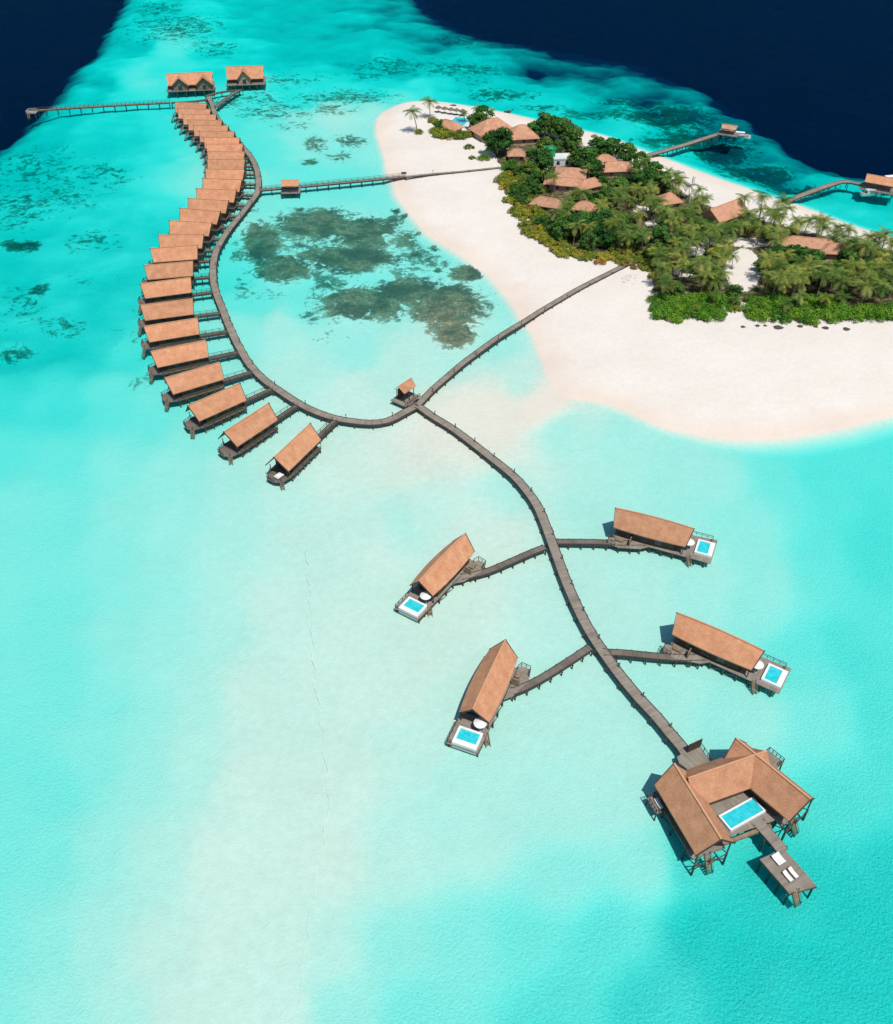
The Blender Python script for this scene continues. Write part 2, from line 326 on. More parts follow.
# reef and mottle weights
reef=np.zeros(X.shape)
BL=[(262,240,17,17,1),(283,266,28,12,1),(318,222,36,13,1),(362,232,28,15,1),(346,256,44,14,.95),(364,301,42,15,1),(408,290,28,13,1),(448,306,32,20,1.05),(455,332,17,12,1.05),(467,272,15,7,1.05),(388,222,14,9,.8),(408,238,14,10,.7),(425,255,12,8,.6),(330,335,14,5,.45),(310,315,12,8,.5),(300,240,20,12,.6),(330,285,22,12,.6),(400,262,30,12,.55),
 (30,160,45,22,.42),(20,200,30,22,.46),(60,190,45,18,.40),(100,170,35,14,.42),(20,238,18,6,.75),(36,282,10,5,.85),(15,300,25,22,.4),(60,320,20,10,.45),(100,270,30,8,.34),(10,345,20,10,.45),(90,235,30,12,.40),
 (175,25,45,14,.52),(215,45,30,8,.46),(160,5,30,8,.48),(120,30,15,10,.3),(290,75,40,9,.38),(345,95,45,8,.55),(280,108,40,9,.5),(260,95,18,6,.5),(330,108,25,6,.5),(315,143,12,7,.62),(350,140,16,6,.6),(340,155,14,5,.58),(365,70,30,8,.35),(290,125,20,5,.4),(310,160,8,3,.75),
 (610,108,50,6,.6),(668,108,46,12,.78),(700,128,40,9,.72),(722,142,34,9,.8),(760,163,38,10,.78),(800,181,30,7,.72),(640,92,40,7,.6),(735,128,22,8,.6),(690,135,50,8,.75),(500,90,34,6,.62),(545,103,30,3,.5),(759,190,9,2.5,.8),(640,105,40,8,.6),(470,75,18,6,.4),(455,62,50,9,.5),(400,60,45,10,.45),(470,30,30,8,.5),
 (250,200,14,22,.28),(240,250,10,14,.42),(245,285,14,12,.4),(270,290,20,8,.35),(230,100,25,6,.45),(160,330,40,30,.3),(150,370,10,6,.4),(140,380,16,8,.35)]
for cx,cyy,rx,ry,wt in BL:
    q=((PXc-cx)/rx)**2+((PY-cyy)/ry)**2; reef=np.maximum(reef,wt*1.0*np.exp(-(q**1.5)*.42))
SCAT=[(432,262),(438,268),(445,262),(452,268),(428,276),(300,208),(420,232),(434,247),(415,252),(405,215),(395,210)]
for cx,cyy in SCAT:
    q=((PXc-cx)/6)**2+((PY-cyy)/3.6)**2; reef=np.maximum(reef,.85*np.exp(-q))
VEG=[(492,160),(497,172),(503,182),(500,178),(498,190),(505,210),(520,224),(535,240),(550,250),(578,260),(605,263),(640,268),(652,290),(656,310),(672,322),(700,322),(722,314),(742,312),(760,318),(800,323),(850,324),(905,320),(1000,316),(1100,330),(1100,325),(1000,262),(905,252),(850,243),(800,232),(770,222),(735,213),(700,203),(685,192),(650,178),(630,166),(600,152),(575,142),(550,134),(520,132),(480,130),(478,150)]
soil=sdist(PXc,PY,smoothpoly(VEG,1)); soil=np.clip((soil+(vnoise(X,Y,6,31)-.5)*10)/8,0,1)
CLEAR=[((742,275),18,22),((683,276),11,6),((750,247),26,5),((720,247),24,4),((640,214),8,4),((652,228),7,4),((660,213),5,6),((590,155),14,5),((700,256),16,5),((540,172),10,4),((488,163),8,8)]
for (cx,cyy),rx,ry in CLEAR:
    q=((PXc-cx)/rx)**2+((PY-cyy)/ry)**2; soil*=np.clip((q-.75)*2.2,0,1)
for (cx,cyy),rx,ry,wt in (((628,284),20,13,.36),((600,268),16,5,.3),((800,328),100,4,.3),((645,300),8,14,.3),((500,176),8,10,.25),((480,152),12,10,.2)):
    soil=np.maximum(soil,wt*np.exp(-(((PXc-cx)/rx)**2+((PY-cyy)/ry)**2)))
soil=np.where(sh>0,soil,0)
reef*=np.clip((-Z-.05)/.25,0,1)
ny,nx=X.shape; idx=np.arange(nx*ny).reshape(ny,nx)
quads=np.stack([idx[:-1,:-1],idx[:-1,1:],idx[1:,1:],idx[1:,:-1]],-1).reshape(-1,4)
me=bpy.data.meshes.new('ground'); me.vertices.add(nx*ny); me.vertices.foreach_set('co',np.stack([X,Y,Z],-1).astype(np.float32).ravel())
nq=len(quads); me.loops.add(nq*4); me.loops.foreach_set('vertex_index',quads.astype(np.int32).ravel()); me.polygons.add(nq)
me.polygons.foreach_set('loop_start',np.arange(0,nq*4,4,dtype=np.int32)); me.polygons.foreach_set('loop_total',np.full(nq,4,np.int32)); me.update(calc_edges=True); me.validate()
me.polygons.foreach_set('use_smooth',np.ones(nq,bool))
for nm,arr in(('reef',reef),('soil',soil)):
    at=me.attributes.new(nm,'FLOAT','POINT'); at.data.foreach_set('value',arr.astype(np.float32).ravel())
ground=bpy.data.objects.new('ground',me); COL.objects.link(ground); tag(ground,'white coral sand of the island and the shallow sea bed with dark reef patches','ground',kind='structure')
def zg(x,y):
    i=int(np.clip(np.searchsorted(ys,y)-1,0,ny-2)); j=int(np.clip(np.searchsorted(xs,x)-1,0,nx-2))
    fx=(x-xs[j])/(xs[j+1]-xs[j]); fy=(y-ys[i])/(ys[i+1]-ys[i])
    return float((Z[i,j]*(1-fx)+Z[i,j+1]*fx)*(1-fy)+(Z[i+1,j]*(1-fx)+Z[i+1,j+1]*fx)*fy)
m=NM('coral_sand'); pos=m.world(); sep=m.node('ShaderNodeSeparateXYZ'); m.link(pos,sep.inputs[0]); zz=sep.outputs[2]
f1=m.noise(pos,.05,5,.6); f2=m.noise(pos,.7,5,.65)
dry=m.ramp(f1,[(.3,(.615,.565,.505)),(.7,(.665,.62,.56))]); dry=m.mix(1.0,dry,m.ramp(f2,[(.3,.95),(.7,1.03)]),'MULTIPLY')
wet=m.ramp(f1,[(.3,(.60,.51,.43)),(.7,(.65,.57,.49))])
sea=m.ramp(f1,[(.3,(.595,.555,.475)),(.7,(.65,.605,.525))]); sea=m.mix(1.0,sea,m.ramp(f2,[(.3,.93),(.7,1.04)]),'MULTIPLY')
mr4=m.node('ShaderNodeMapRange'); m.link(zz,mr4.inputs[0]); mr4.inputs[1].default_value=-.15; mr4.inputs[2].default_value=-1.6; sea=m.mix(mr4.outputs[0],sea,(.645,.685,.60)); 
mr=m.node('ShaderNodeMapRange'); m.link(m.math('ADD',zz,m.math('MULTIPLY',m.math('SUBTRACT',f1,.5),.5)),mr.inputs[0]); mr.inputs[1].default_value=.25; mr.inputs[2].default_value=.85
mr2=m.node('ShaderNodeMapRange'); m.link(zz,mr2.inputs[0]); mr2.inputs[1].default_value=-.16; mr2.inputs[2].default_value=.0
c=m.mix(mr2.outputs[0],sea,wet); c=m.mix(mr.outputs[0],c,dry)
# wrack / litter on dry sand near plants
# reef
rf=m.attr('reef'); n1=m.noise(pos,.15,9,.72,1.0); n2=m.noise(pos,.55,5,.7)
# stretch contrast of reef mask
k=m.math('ADD',rf,m.math('MULTIPLY',m.math('SUBTRACT',n1,.5),2.1)); n3=m.noise(pos,1.5,4,.7); k=m.math('ADD',k,m.math('MULTIPLY',m.math('SUBTRACT',n2,.5),1.3)); k=m.math('ADD',k,m.math('MULTIPLY',m.math('SUBTRACT',n3,.5),.2))
mask=m.ramp(k,[(.41,0.0),(.52,.72),(.68,1.0)]); mask=m.math('MULTIPLY',mask,m.ramp(rf,[(.05,0.0),(.22,.8),(.7,1.0)]))
rc=m.ramp(m.noise(pos,.09,5,.6),[(.36,(.018,.04,.024)),(.47,(.055,.065,.032)),(.58,(.20,.14,.075)),(.68,(.045,.08,.05))]); rc=m.mix(1.0,rc,m.ramp(m.math('ADD',m.math('MULTIPLY',n2,.5),m.math('MULTIPLY',n3,.5)),[(.38,.35),(.5,.85),(.62,1.9)]),'MULTIPLY')
c=m.mix(m.math('MULTIPLY',mask,.90),c,rc)
# soil
so_=m.attr('soil'); lit=m.ramp(m.noise(pos,.5,6,.7),[(.32,(.035,.035,.016)),(.52,(.10,.085,.045)),(.72,(.38,.32,.23))])
so2=m.math('ADD',so_,m.math('MULTIPLY',m.math('SUBTRACT',m.noise(pos,.9,6,.75),.5),m.ramp(so_,[(.02,0.0),(.2,1.6),(.8,1.0),(1,.3)]))); so2=m.ramp(so2,[(.42,0.0),(.58,1.0)]); c=m.mix(so2,c,lit)
# deep bed: navy of light lost in deep water, painted into its colour
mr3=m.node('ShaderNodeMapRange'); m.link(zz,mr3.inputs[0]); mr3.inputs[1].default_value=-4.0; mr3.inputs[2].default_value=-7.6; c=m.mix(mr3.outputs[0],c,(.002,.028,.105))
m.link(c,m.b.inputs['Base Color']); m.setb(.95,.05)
# sand ripple relief, shaped to imitate ripple light from the waves, stronger with depth
wr=m.noise(pos,2.3,3,.75,.2); dp=m.node('ShaderNodeMapRange'); m.link(zz,dp.inputs[0]); dp.inputs[1].default_value=-.4; dp.inputs[2].default_value=-3.0; dp.inputs[3].default_value=.15; dp.inputs[4].default_value=1.35
hh=m.math('ADD',m.math('MULTIPLY',m.math('MULTIPLY',wr,dp.outputs[0]),.95),m.math('MULTIPLY',m.noise(pos,.22,3,.6,.5),.3)); m.bump(hh,.85,.7)
me.materials.append(m.m)
# ------------------------------------------------------------------ sea (closed box of water)
m=NM('sea_water'); m.n.remove(m.b); pos=m.world()
tr=m.node('ShaderNodeBsdfTransparent'); gl=m.node('ShaderNodeBsdfGlossy'); gl.inputs['Roughness'].default_value=.15; gl.inputs['Color'].default_value=(.15,.62,.85,1)
fr=m.node('ShaderNodeFresnel'); fr.inputs['IOR'].default_value=1.33
h1=m.noise(pos,.55,5,.62,.4); h2=m.noise(pos,.09,3,.6); bp=m.node('ShaderNodeBump'); bp.inputs['Strength'].default_value=.8; bp.inputs['Distance'].default_value=.35
m.link(h1,bp.inputs['Height']); m.link(bp.outputs[0],gl.inputs['Normal']); m.link(bp.outputs[0],fr.inputs['Normal'])
ms=m.node('ShaderNodeMixShader'); m.link(m.math('MULTIPLY',fr.outputs[0],.08),ms.inputs[0]); m.link(tr.outputs[0],ms.inputs[1]); m.link(gl.outputs[0],ms.inputs[2]); m.link(ms.outputs[0],m.out.inputs['Surface'])
# absorption per metre (r,g,b) = (.45,.021,.030)
va=m.node('ShaderNodeVolumeAbsorption'); dens=.5; va.inputs['Density'].default_value=dens; va.inputs['Color'].default_value=(1-.46/dens,1-.019/dens,1-.0165/dens,1); m.link(va.outputs[0],m.out.inputs['Volume'])
mb=MB().box(-2950,2950,-580,4950,-75,0); sea_o=mb.build('sea',m.m); tag(sea_o,'clear turquoise lagoon water turning navy beyond the reef edge','sea',kind='structure')
# ================================================================== JETTIES
def smooth(pts,st=2.0,closed=False):
    p=[np.array(q,float) for q in pts]; out=[]
    for i in range(len(p)-1):
        a=p[i-1] if i>0 else 2*p[0]-p[1]; b=p[i]; c=p[i+1]; d=p[i+2] if i+2<len(p) else 2*p[-1]-p[-2]
        n=max(2,int(np.linalg.norm(c-b)/st))
        for k in range(n):
            t=k/n; out.append(.5*((2*b)+(-a+c)*t+(2*a-5*b+4*c-d)*t*t+(-a+3*b-3*c+d)*t**3))
    out.append(p[-1]); return np.array(out)
def jetty(name,px,width,z,label,cat='jetty',rail=None,bent=4.0,mat='plank',group=None,world=False,kerb=True,lift=None,pr=.13,st=2.0):
    w=np.array(px,float) if world else np.array([P2(a,b,z) for a,b in px]); c=smooth(w,st)
    root=empty(name,(float(c[0][0]),float(c[0][1]),0),0,label,cat,group); o=Vector((c[0][0],c[0][1],0))
    tn=np.gradient(c,axis=0); tn/=np.linalg.norm(tn,axis=1)[:,None]; nn=np.stack([-tn[:,1],tn[:,0]],-1)
    s=np.concatenate([[0],np.cumsum(np.linalg.norm(np.diff(c,axis=0),axis=1))])
    zt=np.full(len(c),z) if lift is None else z+(lift-z)*np.clip((s-s[-1]*.72)/(s[-1]*.28),0,1)
    gz=np.array([zg(q[0],q[1])+.32 for q in c]); gz=np.array([gz[max(0,i-4):i+5].max() for i in range(len(gz))]); gz=np.convolve(np.pad(gz,4,'edge'),np.ones(9)/9,'valid'); zt=np.maximum(zt,gz)
    def strip(off0,off1,dz0,dz1):
        mb=MB(); n=len(c); vs=[];al=[]
        for i in range(n):
            a=c[i]+nn[i]*off0; b=c[i]+nn[i]*off1
            for q,dz in((a,dz0),(b,dz0),(b,dz1),(a,dz1)): vs.append((q[0]-o.x,q[1]-o.y,zt[i]+dz)); al.append(s[i])
        fs=[]
        for i in range(n-1):
            A=4*i;B=A+4
            for k in range(4): k2=(k+1)%4; fs.append((A+k,A+k2,B+k2,B+k)[::1])
        fs.append((0,3,2,1)); fs.append((4*(n-1),4*(n-1)+1,4*(n-1)+2,4*(n-1)+3)); mb.add(vs,fs,al); return mb
    strip(-width/2,width/2,-.14,0).build('deck',M[mat],root,attr='along')
    for e in(-1,1):
        strip(e*width/2-.07 if e<0 else width/2-.06,e*width/2+.06 if e<0 else width/2+.07,-.38,.10 if kerb else -.02).build('edge_beam',M['timber'],root)
    if rail:
        for e in rail:
            mb=MB(); prev=None; step=max(1,int(round(2.0/ (s[-1]/(len(c)-1)))))
            ii=list(range(0,len(c),step)); 
            if ii[-1]!=len(c)-1: ii.append(len(c)-1)
            for i in ii:
                q=c[i]+nn[i]*e*(width/2-.02); p=Vector((q[0]-o.x,q[1]-o.y,zt[i]+.101)); mb.bar(p,p+Vector((0,0,.9)),.10)
                t=p+Vector((0,0,.94))
                if prev is not None: mb.bar(prev,t,.10,.07); mb.bar(prev-Vector((0,0,.45)),t-Vector((0,0,.45)),.05)
                prev=t
            mb.build('railing',M['pile'],root)
    nb=max(2,int(s[-1]/bent))
    while nb>95: bent*=1.1; nb=int(s[-1]/bent)
    for k in range(nb+1):
        sv=min(s[-1]-.3,max(.3,k*s[-1]/nb)); q=np.array([np.interp(sv,s,c[:,0]),np.interp(sv,s,c[:,1])]); n_=np.array([np.interp(sv,s,nn[:,0]),np.interp(sv,s,nn[:,1])]); zz_=float(np.interp(sv,s,zt))
        bz=max(min(zg(q[0],q[1])-.6,zz_-1),-5.5 if q[1]<330 else -1.4); 
        if bz>zz_-.9: continue
        mb=MB()
        for e in(-1,1):
            a=q+n_*e*(width/2+.1); mb.tube([(a[0]-q[0],a[1]-q[1],bz),(a[0]-q[0],a[1]-q[1],zz_+.08)],pr,7)
        a=n_*(width/2+.35); mb.bar((-a[0],-a[1],zz_-.5),(a[0],a[1],zz_-.5),.18,.22)
        mb.build('pile_bent',M['pile'],root,loc=(q[0]-o.x,q[1]-o.y,0))
    return root,c
CURVE=[(208,96),(212,104),(215,114),(222,124),(231,134),(241,145),(251,157),(256.5,169),(258.5,182),(257,193),(249,204),(238.5,217.6),(230,228),(222.5,239),(216.5,250),(213.5,262),(213,275),(215.4,290),(222.5,309),(230,328),(239.7,347.8),(251,366),(266,381),(283,393),(300,404),(316.6,412),(335.4,418.2),(352,421),(370,422.7),(388,420.5),(403.6,412.6),(416.5,405.8)]
_,curve_c=jetty('curved_jetty',CURVE,2.1,1.1,'long curved timber jetty serving the row of stilt villas','jetty',rail=None,bent=4.4)
SOUTH=[(418,405.6),(434,417),(450.6,427),(468.5,440),(491,457.5),(513.3,475.5),(526.8,490.5),(537.5,506),(546,526),(555.5,552),(565,578),(576,604),(588,628),(602,650),(620,675),(640,699),(656,716),(670,733),(682,747),(687,755)]
_,south_c=jetty('main_jetty',SOUTH,2.05,1.12,'broad pale timber jetty winding from the junction to the U-shaped pool house','jetty',bent=4.2)
_,ne_c=jetty('beach_jetty',[(418,404.8),(432,390),(448.4,375.5),(463,363),(478.6,351.3),(498.8,336.8),(519,324.4),(540,312),(560,301),(580,290),(600,280),(620,270),(637,262)],1.75,1.11,'timber jetty climbing from the lagoon junction across the beach into the palm grove','jetty',lift=2.0,bent=4.2)
jetty('lagoon_footbridge',[(260,190),(300,186.5),(340,182.8),(380,179),(405,176.5)],1.8,1.4,'straight railed footbridge with a small pavilion halfway between curved jetty and beach','footbridge',rail=(-1,1),bent=4.0)
jetty('beach_boardwalk',[(405,176.5),(435,173.5),(465,171),(500,167.5)],1.3,1.9,'narrow boardwalk crossing the white beach toward the bushes','boardwalk',bent=6,kerb=False,lift=2.0)
jetty('reef_jetty',[(170,102.5),(130,104.5),(80,107.5),(34,110.5)],1.7,1.3,'straight railed jetty reaching left over the reef edge to a small landing','jetty',rail=(-1,1),bent=5.0)
jetty('boat_jetty',[(641,157),(665,150.5),(690,143),(715,135),(733,130)],2.6,1.5,'straight grey boat jetty with piles ending at a small roofed landing by the deep water','jetty',bent=5.5,lift=None,pr=.18)
jetty('arrival_jetty',[(787,201),(800,195.8),(814,190.5),(828,185.6),(841,181.8),(851,182.0),(862,184.5),(885,190)],2.5,1.4,'bent grey jetty curving out to the arrival pavilion beside the deep water','jetty',bent=7.0,pr=.16)
B1=jetty('villa_jetty',[(545,547),(532,552),(516,559),(500,566),(486,571.5),(470,575.5),(461,577)],1.45,1.07,'dark branch jetty leading left to the upper left pool villa','jetty',mat='plankdark',bent=2.6,group='branch jetties to the pool villas')
B2=jetty('villa_jetty',[(556,541.5),(575,541.6),(600,542),(618,543),(634,543),(645,543)],1.45,1.07,'dark branch jetty leading right to the upper right pool villa','jetty',mat='plankdark',bent=2.6,group='branch jetties to the pool villas')
B3=jetty('villa_jetty',[(590,647),(575,657),(558,668),(540,679),(522,688),(512,691.5)],1.45,1.07,'dark branch jetty leading left to the lower left pool villa','jetty',mat='plankdark',bent=2.6,group='branch jetties to the pool villas')
B4=jetty('villa_jetty',[(603,652),(625,653),(650,655.5),(675,657.5),(695,657.5),(704,657)],1.45,1.07,'dark branch jetty leading right to the lower right pool villa','jetty',mat='plankdark',bent=2.6,group='branch jetties to the pool villas')
# ================================================================== ROW VILLAS
def make_row_villa():
    r=empty('stilt_villa')
    mb,rows=gable_mb(-6.8,6.8,3.05,4.0,7.3,.2,.55); rf=mb.build('roof',M['roof'],r); ridge_mb(rows,.22,.12).build('ridge_cap',M['ridge'],rf)
    for e,xx in((-1,-6.8),(1,6.8)):
        for s_ in(-1,1): MB().bar((xx+e*.06,s_*3.35,3.55),(xx+e*.72,-s_*.22,7.42),.10,.24).build('barge_board',M['timber'],rf)
    pent_mb(-4.4,5.9,2.35,1.6,4.45,6.85).build('wall',M['brown'],r)
    g=MB(); g.box(-4.47,-4.405,-1.7,1.7,1.62,3.9); gd=g.build('glass_door',M['glass'],r)
    g=MB(); g.box(-4.52,-4.472,-.05,.05,1.62,3.9); g.box(-4.52,-4.472,-1.78,-1.70,1.62,3.98); g.box(-4.52,-4.472,1.70,1.78,1.62,3.98); g.build('frame',M['timber'],gd)
    for x in(-1.8,1.8,4.2):
        g=MB(); g.box(x-.55,x+.55,-2.42,-2.352,2.5,3.6); wn=g.build('window',M['glass'],r)
    g=MB(); g.box(5.902,5.96,-.5,.5,1.62,3.7); g.build('door',M['timber'],r)
    mb=MB(); mb.prism([(-5.9,-2.95),(6.7,-2.95),(6.7,2.95),(-5.9,2.95),(-8.9,1.9),(-9.3,-.4),(-8.6,-2.2)],1.44,1.6); mb.build('deck',M['plankdark'],r,attr='along')
    fb=MB()
    for y in(-2.75,0,2.75): fb.box(-5.9,6.6,y-.1,y+.1,1.12,1.439)
    fb.build('floor_beam',M['timber'],r)
    for x in(-5.6,-3.2,-.8,1.6,4.0,6.4):
        for y in(-2.85,2.85): pile_obj(x,y,1.75,-2.6,.13,r)
    pile_obj(-8.4,-1.8,2.5,-2.6,.11,r); pile_obj(-8.6,1.5,2.5,-2.6,.11,r)
    bx=MB(); xs_=[-5.6,-3.2,-.8,1.6,4.0,6.4]
    for y in(-2.85,2.85):
        for a,b in zip(xs_[:-1],xs_[1:]): bx.bar((a,y,.1),(b,y,1.1),.09); 
    bx.build('brace',M['pile'],r)
    railing_mb([(-5.9,-2.9,1.6),(6.6,-2.9,1.6)],.8,1.6).build('railing',M['pile'],r)
    railing_mb([(-5.9,2.85,1.6),(-8.8,1.85,1.6),(-9.2,-.4,1.6)],.8,1.2).build('railing',M['pile'],r)
    for y in(-2.3,2.3):
        MB().bar((-6.5,y,1.6),(-6.5,y,4.0),.14).build('post',M['timber'],r)
    ladder_mb((-8.6,-2.1,1.5),(-9.5,-2.9,-.7),.8,6).build('ladder',M['tan'],r)
    return r
ROW=[((289,470.7),(320.5,440)),((237.4,446.4),(277.4,419.8)),((200,420.7),(245.6,400.3)),((173.5,394),(223.7,379)),((157,367.4),(208.8,356.5)),((148.8,342),(199.7,333.7)),((145,320.3),(193.5,314)),((144,298.4),(192.7,292)),((147.2,279.6),(193.5,275.5)),((152.7,262.3),(198.2,258.8)),((160,248.5),(202,248)),((171.5,233.8),(206.8,235.8)),((181,221),(215.4,224)),((190,211),(224,213)),((198,200.8),(232.7,202.2)),((203.5,190.2),(239,191.6)),((207,180.8),(242,181)),((208.5,170.6),(243,171)),((208.5,162.8),(243,163)),((207,155),(242,155)),((204,148.2),(239,148.6)),((199,141.8),(234,142.2)),((193,135.8),(228,136.3)),((187,130),(222,130.6)),((182,124.2),(216,125)),((177,118.2),(210,119.4)),((174,112),(206,113.2))]
proto=None; NROW=len(ROW)
def ray_poly(o,d,c):
    best=None
    for a,b in zip(c[:-1],c[1:]):
        e=b-a; den=d[0]*e[1]-d[1]*e[0]
        if abs(den)<1e-9: continue
        w_=a-o; t=(w_[0]*e[1]-w_[1]*e[0])/den; u=(w_[0]*d[1]-w_[1]*d[0])/den
        if t>.5 and -.01<=u<=1.01 and (best is None or t<best): best=t
    return best
bed=None
for i,(a,b) in enumerate(ROW):
    A=P2(*a,3.5);B=P2(*b,3.5); u=(B-A)/np.linalg.norm(B-A); n=np.array([-u[1],u[0]]); c=(A+B)/2+n*3.05
    o=make_row_villa() if i==0 else copy_tree(proto)
    if i==0: proto=o
    o.location=(c[0],c[1],-.5); o.rotation_euler=(0,0,math.atan2(u[1],u[0]))
    if i<14: k=ORD[i]; lab='brown gable-roofed stilt villa, %s from the near end of the curved row'%k; wl='railed walkway to the stilt villa that is %s from the near end'%k; bl='white daybed on the sea deck of the %s stilt villa from the near end'%k
    else: k=ORD[NROW-1-i]; lab='brown gable-roofed stilt villa, %s from the far end of the curved row'%k; wl='railed walkway to the stilt villa that is %s from the far end'%k; bl='white daybed on the sea deck of the %s stilt villa from the far end'%k
    tag(o,lab,'villa','stilt villas along the curved jetty')
    st=c+u*6.75; t=ray_poly(st,u,curve_c)
    if t and t<40:
        en=st+u*(t-1.2)
        jetty('walkway',[st,(st+en)/2,en],1.45,1.08,wl,'walkway',rail=(-1,1),bent=2.6,mat='plankdark',group='walkways from the curved jetty to the villas',world=True,pr=.10,st=3.0)
    # daybed
    if 0<i<17: continue
    p=c-u*7.2+n*(-.4 if i==0 else .6)
    if bed is None:
        bed=empty('daybed'); MB().box(-1.0,1.0,-.7,.7,.3,.55).build('mattress',M['cloth'],bed)
        MB().box(-1.08,1.08,-.78,.78,.15,.298).build('frame',M['timber'],bed)
        for x in(-.95,.95):
            for y in(-.65,.65): MB().box(x-.05,x+.05,y-.05,y+.05,0,.149).build('leg',M['timber'],bed)
        MB().tube([(-.75,-.5,.66),(-.75,.5,.66)],.14,8).build('pillow',M['cloth'],bed); d=bed
    else: d=copy_tree(bed)
    d.location=(p[0],p[1],1.102); d.rotation_euler=(0,0,math.atan2(u[1],u[0])+(.3 if i%2 else -.2)); tag(d,bl,'daybed','daybeds on the sea decks of the stilt villas')
# ================================================================== POOL VILLAS
def pool_parts(root,x0,x1,y0,y1,zt,Mx=None,h=.55):
    """white raised pool: rim walls, basin, water"""
    t=.28 if Mx is not None else .42; te=t if Mx is not None else .95; mb=MB()
    for q in((x0,x1,y0,y0+t),(x0,x1,y1-t,y1),(x0,x0+t,y0+t+.002,y1-t-.002),(x1-te,x1,y0+t+.002,y1-t-.002)): mb.box(q[0],q[1],q[2],q[3],zt-.9,zt+h,Mx)
    mb.box(x0+t+.002,x1-te-.002,y0+t+.002,y1-t-.002,zt-.8,zt-.6,Mx); p=mb.build('pool',M['white'],root)
    MB().box(x0+t+.004,x1-te-.004,y0+t+.004,y1-t-.004,zt-.59,zt+h-.14,Mx).build('water',M['pool'],p)
    return p
def pool_villa(r0,r1,s,label,pool_y,dy0,dy1):
    a,b=P2(*r0,6.9),P2(*r1,6.9); c=(a+b)/2; u=(b-a)/np.linalg.norm(b-a)
    r=empty('pool_villa',(c[0],c[1],-.5),math.atan2(u[1],u[0]),label,'villa','large pool villas around the main jetty')
    mb,rows=gable_mb(-7.6,7.6,3.15,4.15,7.1,.24,.65,n=8,taper=.45,hogs=.35); rf=mb.build('roof',M['roof'],r); ridge_mb(rows,.26,.14).build('ridge_cap',M['ridge'],rf)
    for e,xx in((-1,-7.6),(1,7.6)):
        for s_ in(-1,1): MB().bar((xx+e*.06,s_*2.75,3.98),(xx+e*.78,-s_*.1,7.2),.10,.24).build('barge_board',M['timber'],rf)
    pent_mb(-6.4,5.4,2.25,1.6,4.5,6.6).build('wall',M['brown'],r)
    g=MB().box(5.405,5.47,-1.9,1.9,1.62,4.2).build('glass_door',M['glass'],r)
    f=MB()
    for y in(-1.95,-.65,.65,1.95): f.box(5.475,5.53,y-.05,y+.05,1.62,4.2)
    f.box(5.475,5.53,-1.9,1.9,4.203,4.3); f.build('frame',M['timber'],g)
    for x in(-4,-1,2):
        for e in(-1,1):
            wv=MB().box(x-.7,x+.7,min(e*2.255,e*2.31),max(e*2.255,e*2.31),2.3,3.7).build('window',M['glass'],r)
            MB().box(x-.8,x+.8,min(e*2.255,e*2.33),max(e*2.255,e*2.33),2.18,2.29).build('sill',M['tan'],wv)
    MB().prism([(-7.4,-2.9),(12.5+(.8 if s<0 else 0),dy0),(12.5+(.8 if s<0 else 0),dy1),(-7.4,2.9)],1.44,1.6).build('deck',M['plank'],r,attr='along')
    fb=MB()
    for y in(-2.6,0,2.6): fb.box(-7.2,12.2,y-.1,y+.1,1.1,1.439)
    fb.build('floor_beam',M['timber'],r)
    for x in(-7,-4.5,-2,.5,3,5.5,8,10,12):
        for y in(-2.8,2.8):
            yy=y if x<8 else (dy0+.2 if y<0 else dy1-.2)
            pile_obj(x,yy,1.43,-2.8,.15,r)
    bx=MB(); xx=[-7,-4.5,-2,.5,3,5.5]
    for y in(-2.8,2.8):
        for q,w2 in zip(xx[:-1],xx[1:]): bx.bar((q,y,0),(w2,y,1.1),.10)
    bx.build('brace',M['pile'],r)
    for y in(-2.5,2.5): MB().bar((7.2,y,1.6),(7.2,y,4.3),.16).build('post',M['timber'],r)
    pool_parts(r,8.7+(.8 if s<0 else 0),12.3+(.8 if s<0 else 0),pool_y-2.2,pool_y+2.2,1.6)
    far=dy1 if s<0 else dy0; e=1 if s<0 else -1
    railing_mb([(7.6,far-e*.1,1.6),(12.3,far-e*.1,1.6),(12.3,pool_y+e*2.4,1.6)],.8,1.1).build('railing',M['timber'],r)
    # steps to the sea
    ny_=dy0 if s<0 else dy1
    ladder_mb((8.6,ny_-.02*e,1.55),(9.6,ny_-e*.9,-.8),.8,7).build('ladder',M['tan'],r)
    # entrance terrace on side s
    k=s
    pts=[(-7.0,2.95*k),(-8.2,3.4*k),(-8.0,5.3*k),(-5.4,5.7*k),(-1.0,4.2*k),(.3,2.95*k)]
    if k<0: pts=pts
    else: pts=pts[::-1]
    MB().prism(pts,1.46,1.595).build('entrance_deck',M['plank'],r,attr='along')
    railing_mb([(-7.0,3.0*k,1.6),(-8.15,3.45*k,1.6),(-7.95,5.25*k,1.6),(-6.3,5.5*k,1.6)],1.0,.9).build('railing',M['timber'],r)
    for q in((-7.9,3.6),(-7.8,5.1),(-5.4,5.5),(-3,4.8),(-1.2,4.1)): pile_obj(q[0],q[1]*k,1.45,-2.8,.13,r)
    # entrance screen and small steps
    MB().box(-3.6,-3.45,min(3.0*k,4.5*k),max(3.0*k,4.5*k),1.6,3.2).build('entrance_screen',M['tan'],r)
    MB().box(-6.6,-5.0,min(3.1*k,4.0*k),max(3.1*k,4.0*k),1.6,2.05).build('bench',M['tan'],r)
    return r,c,u
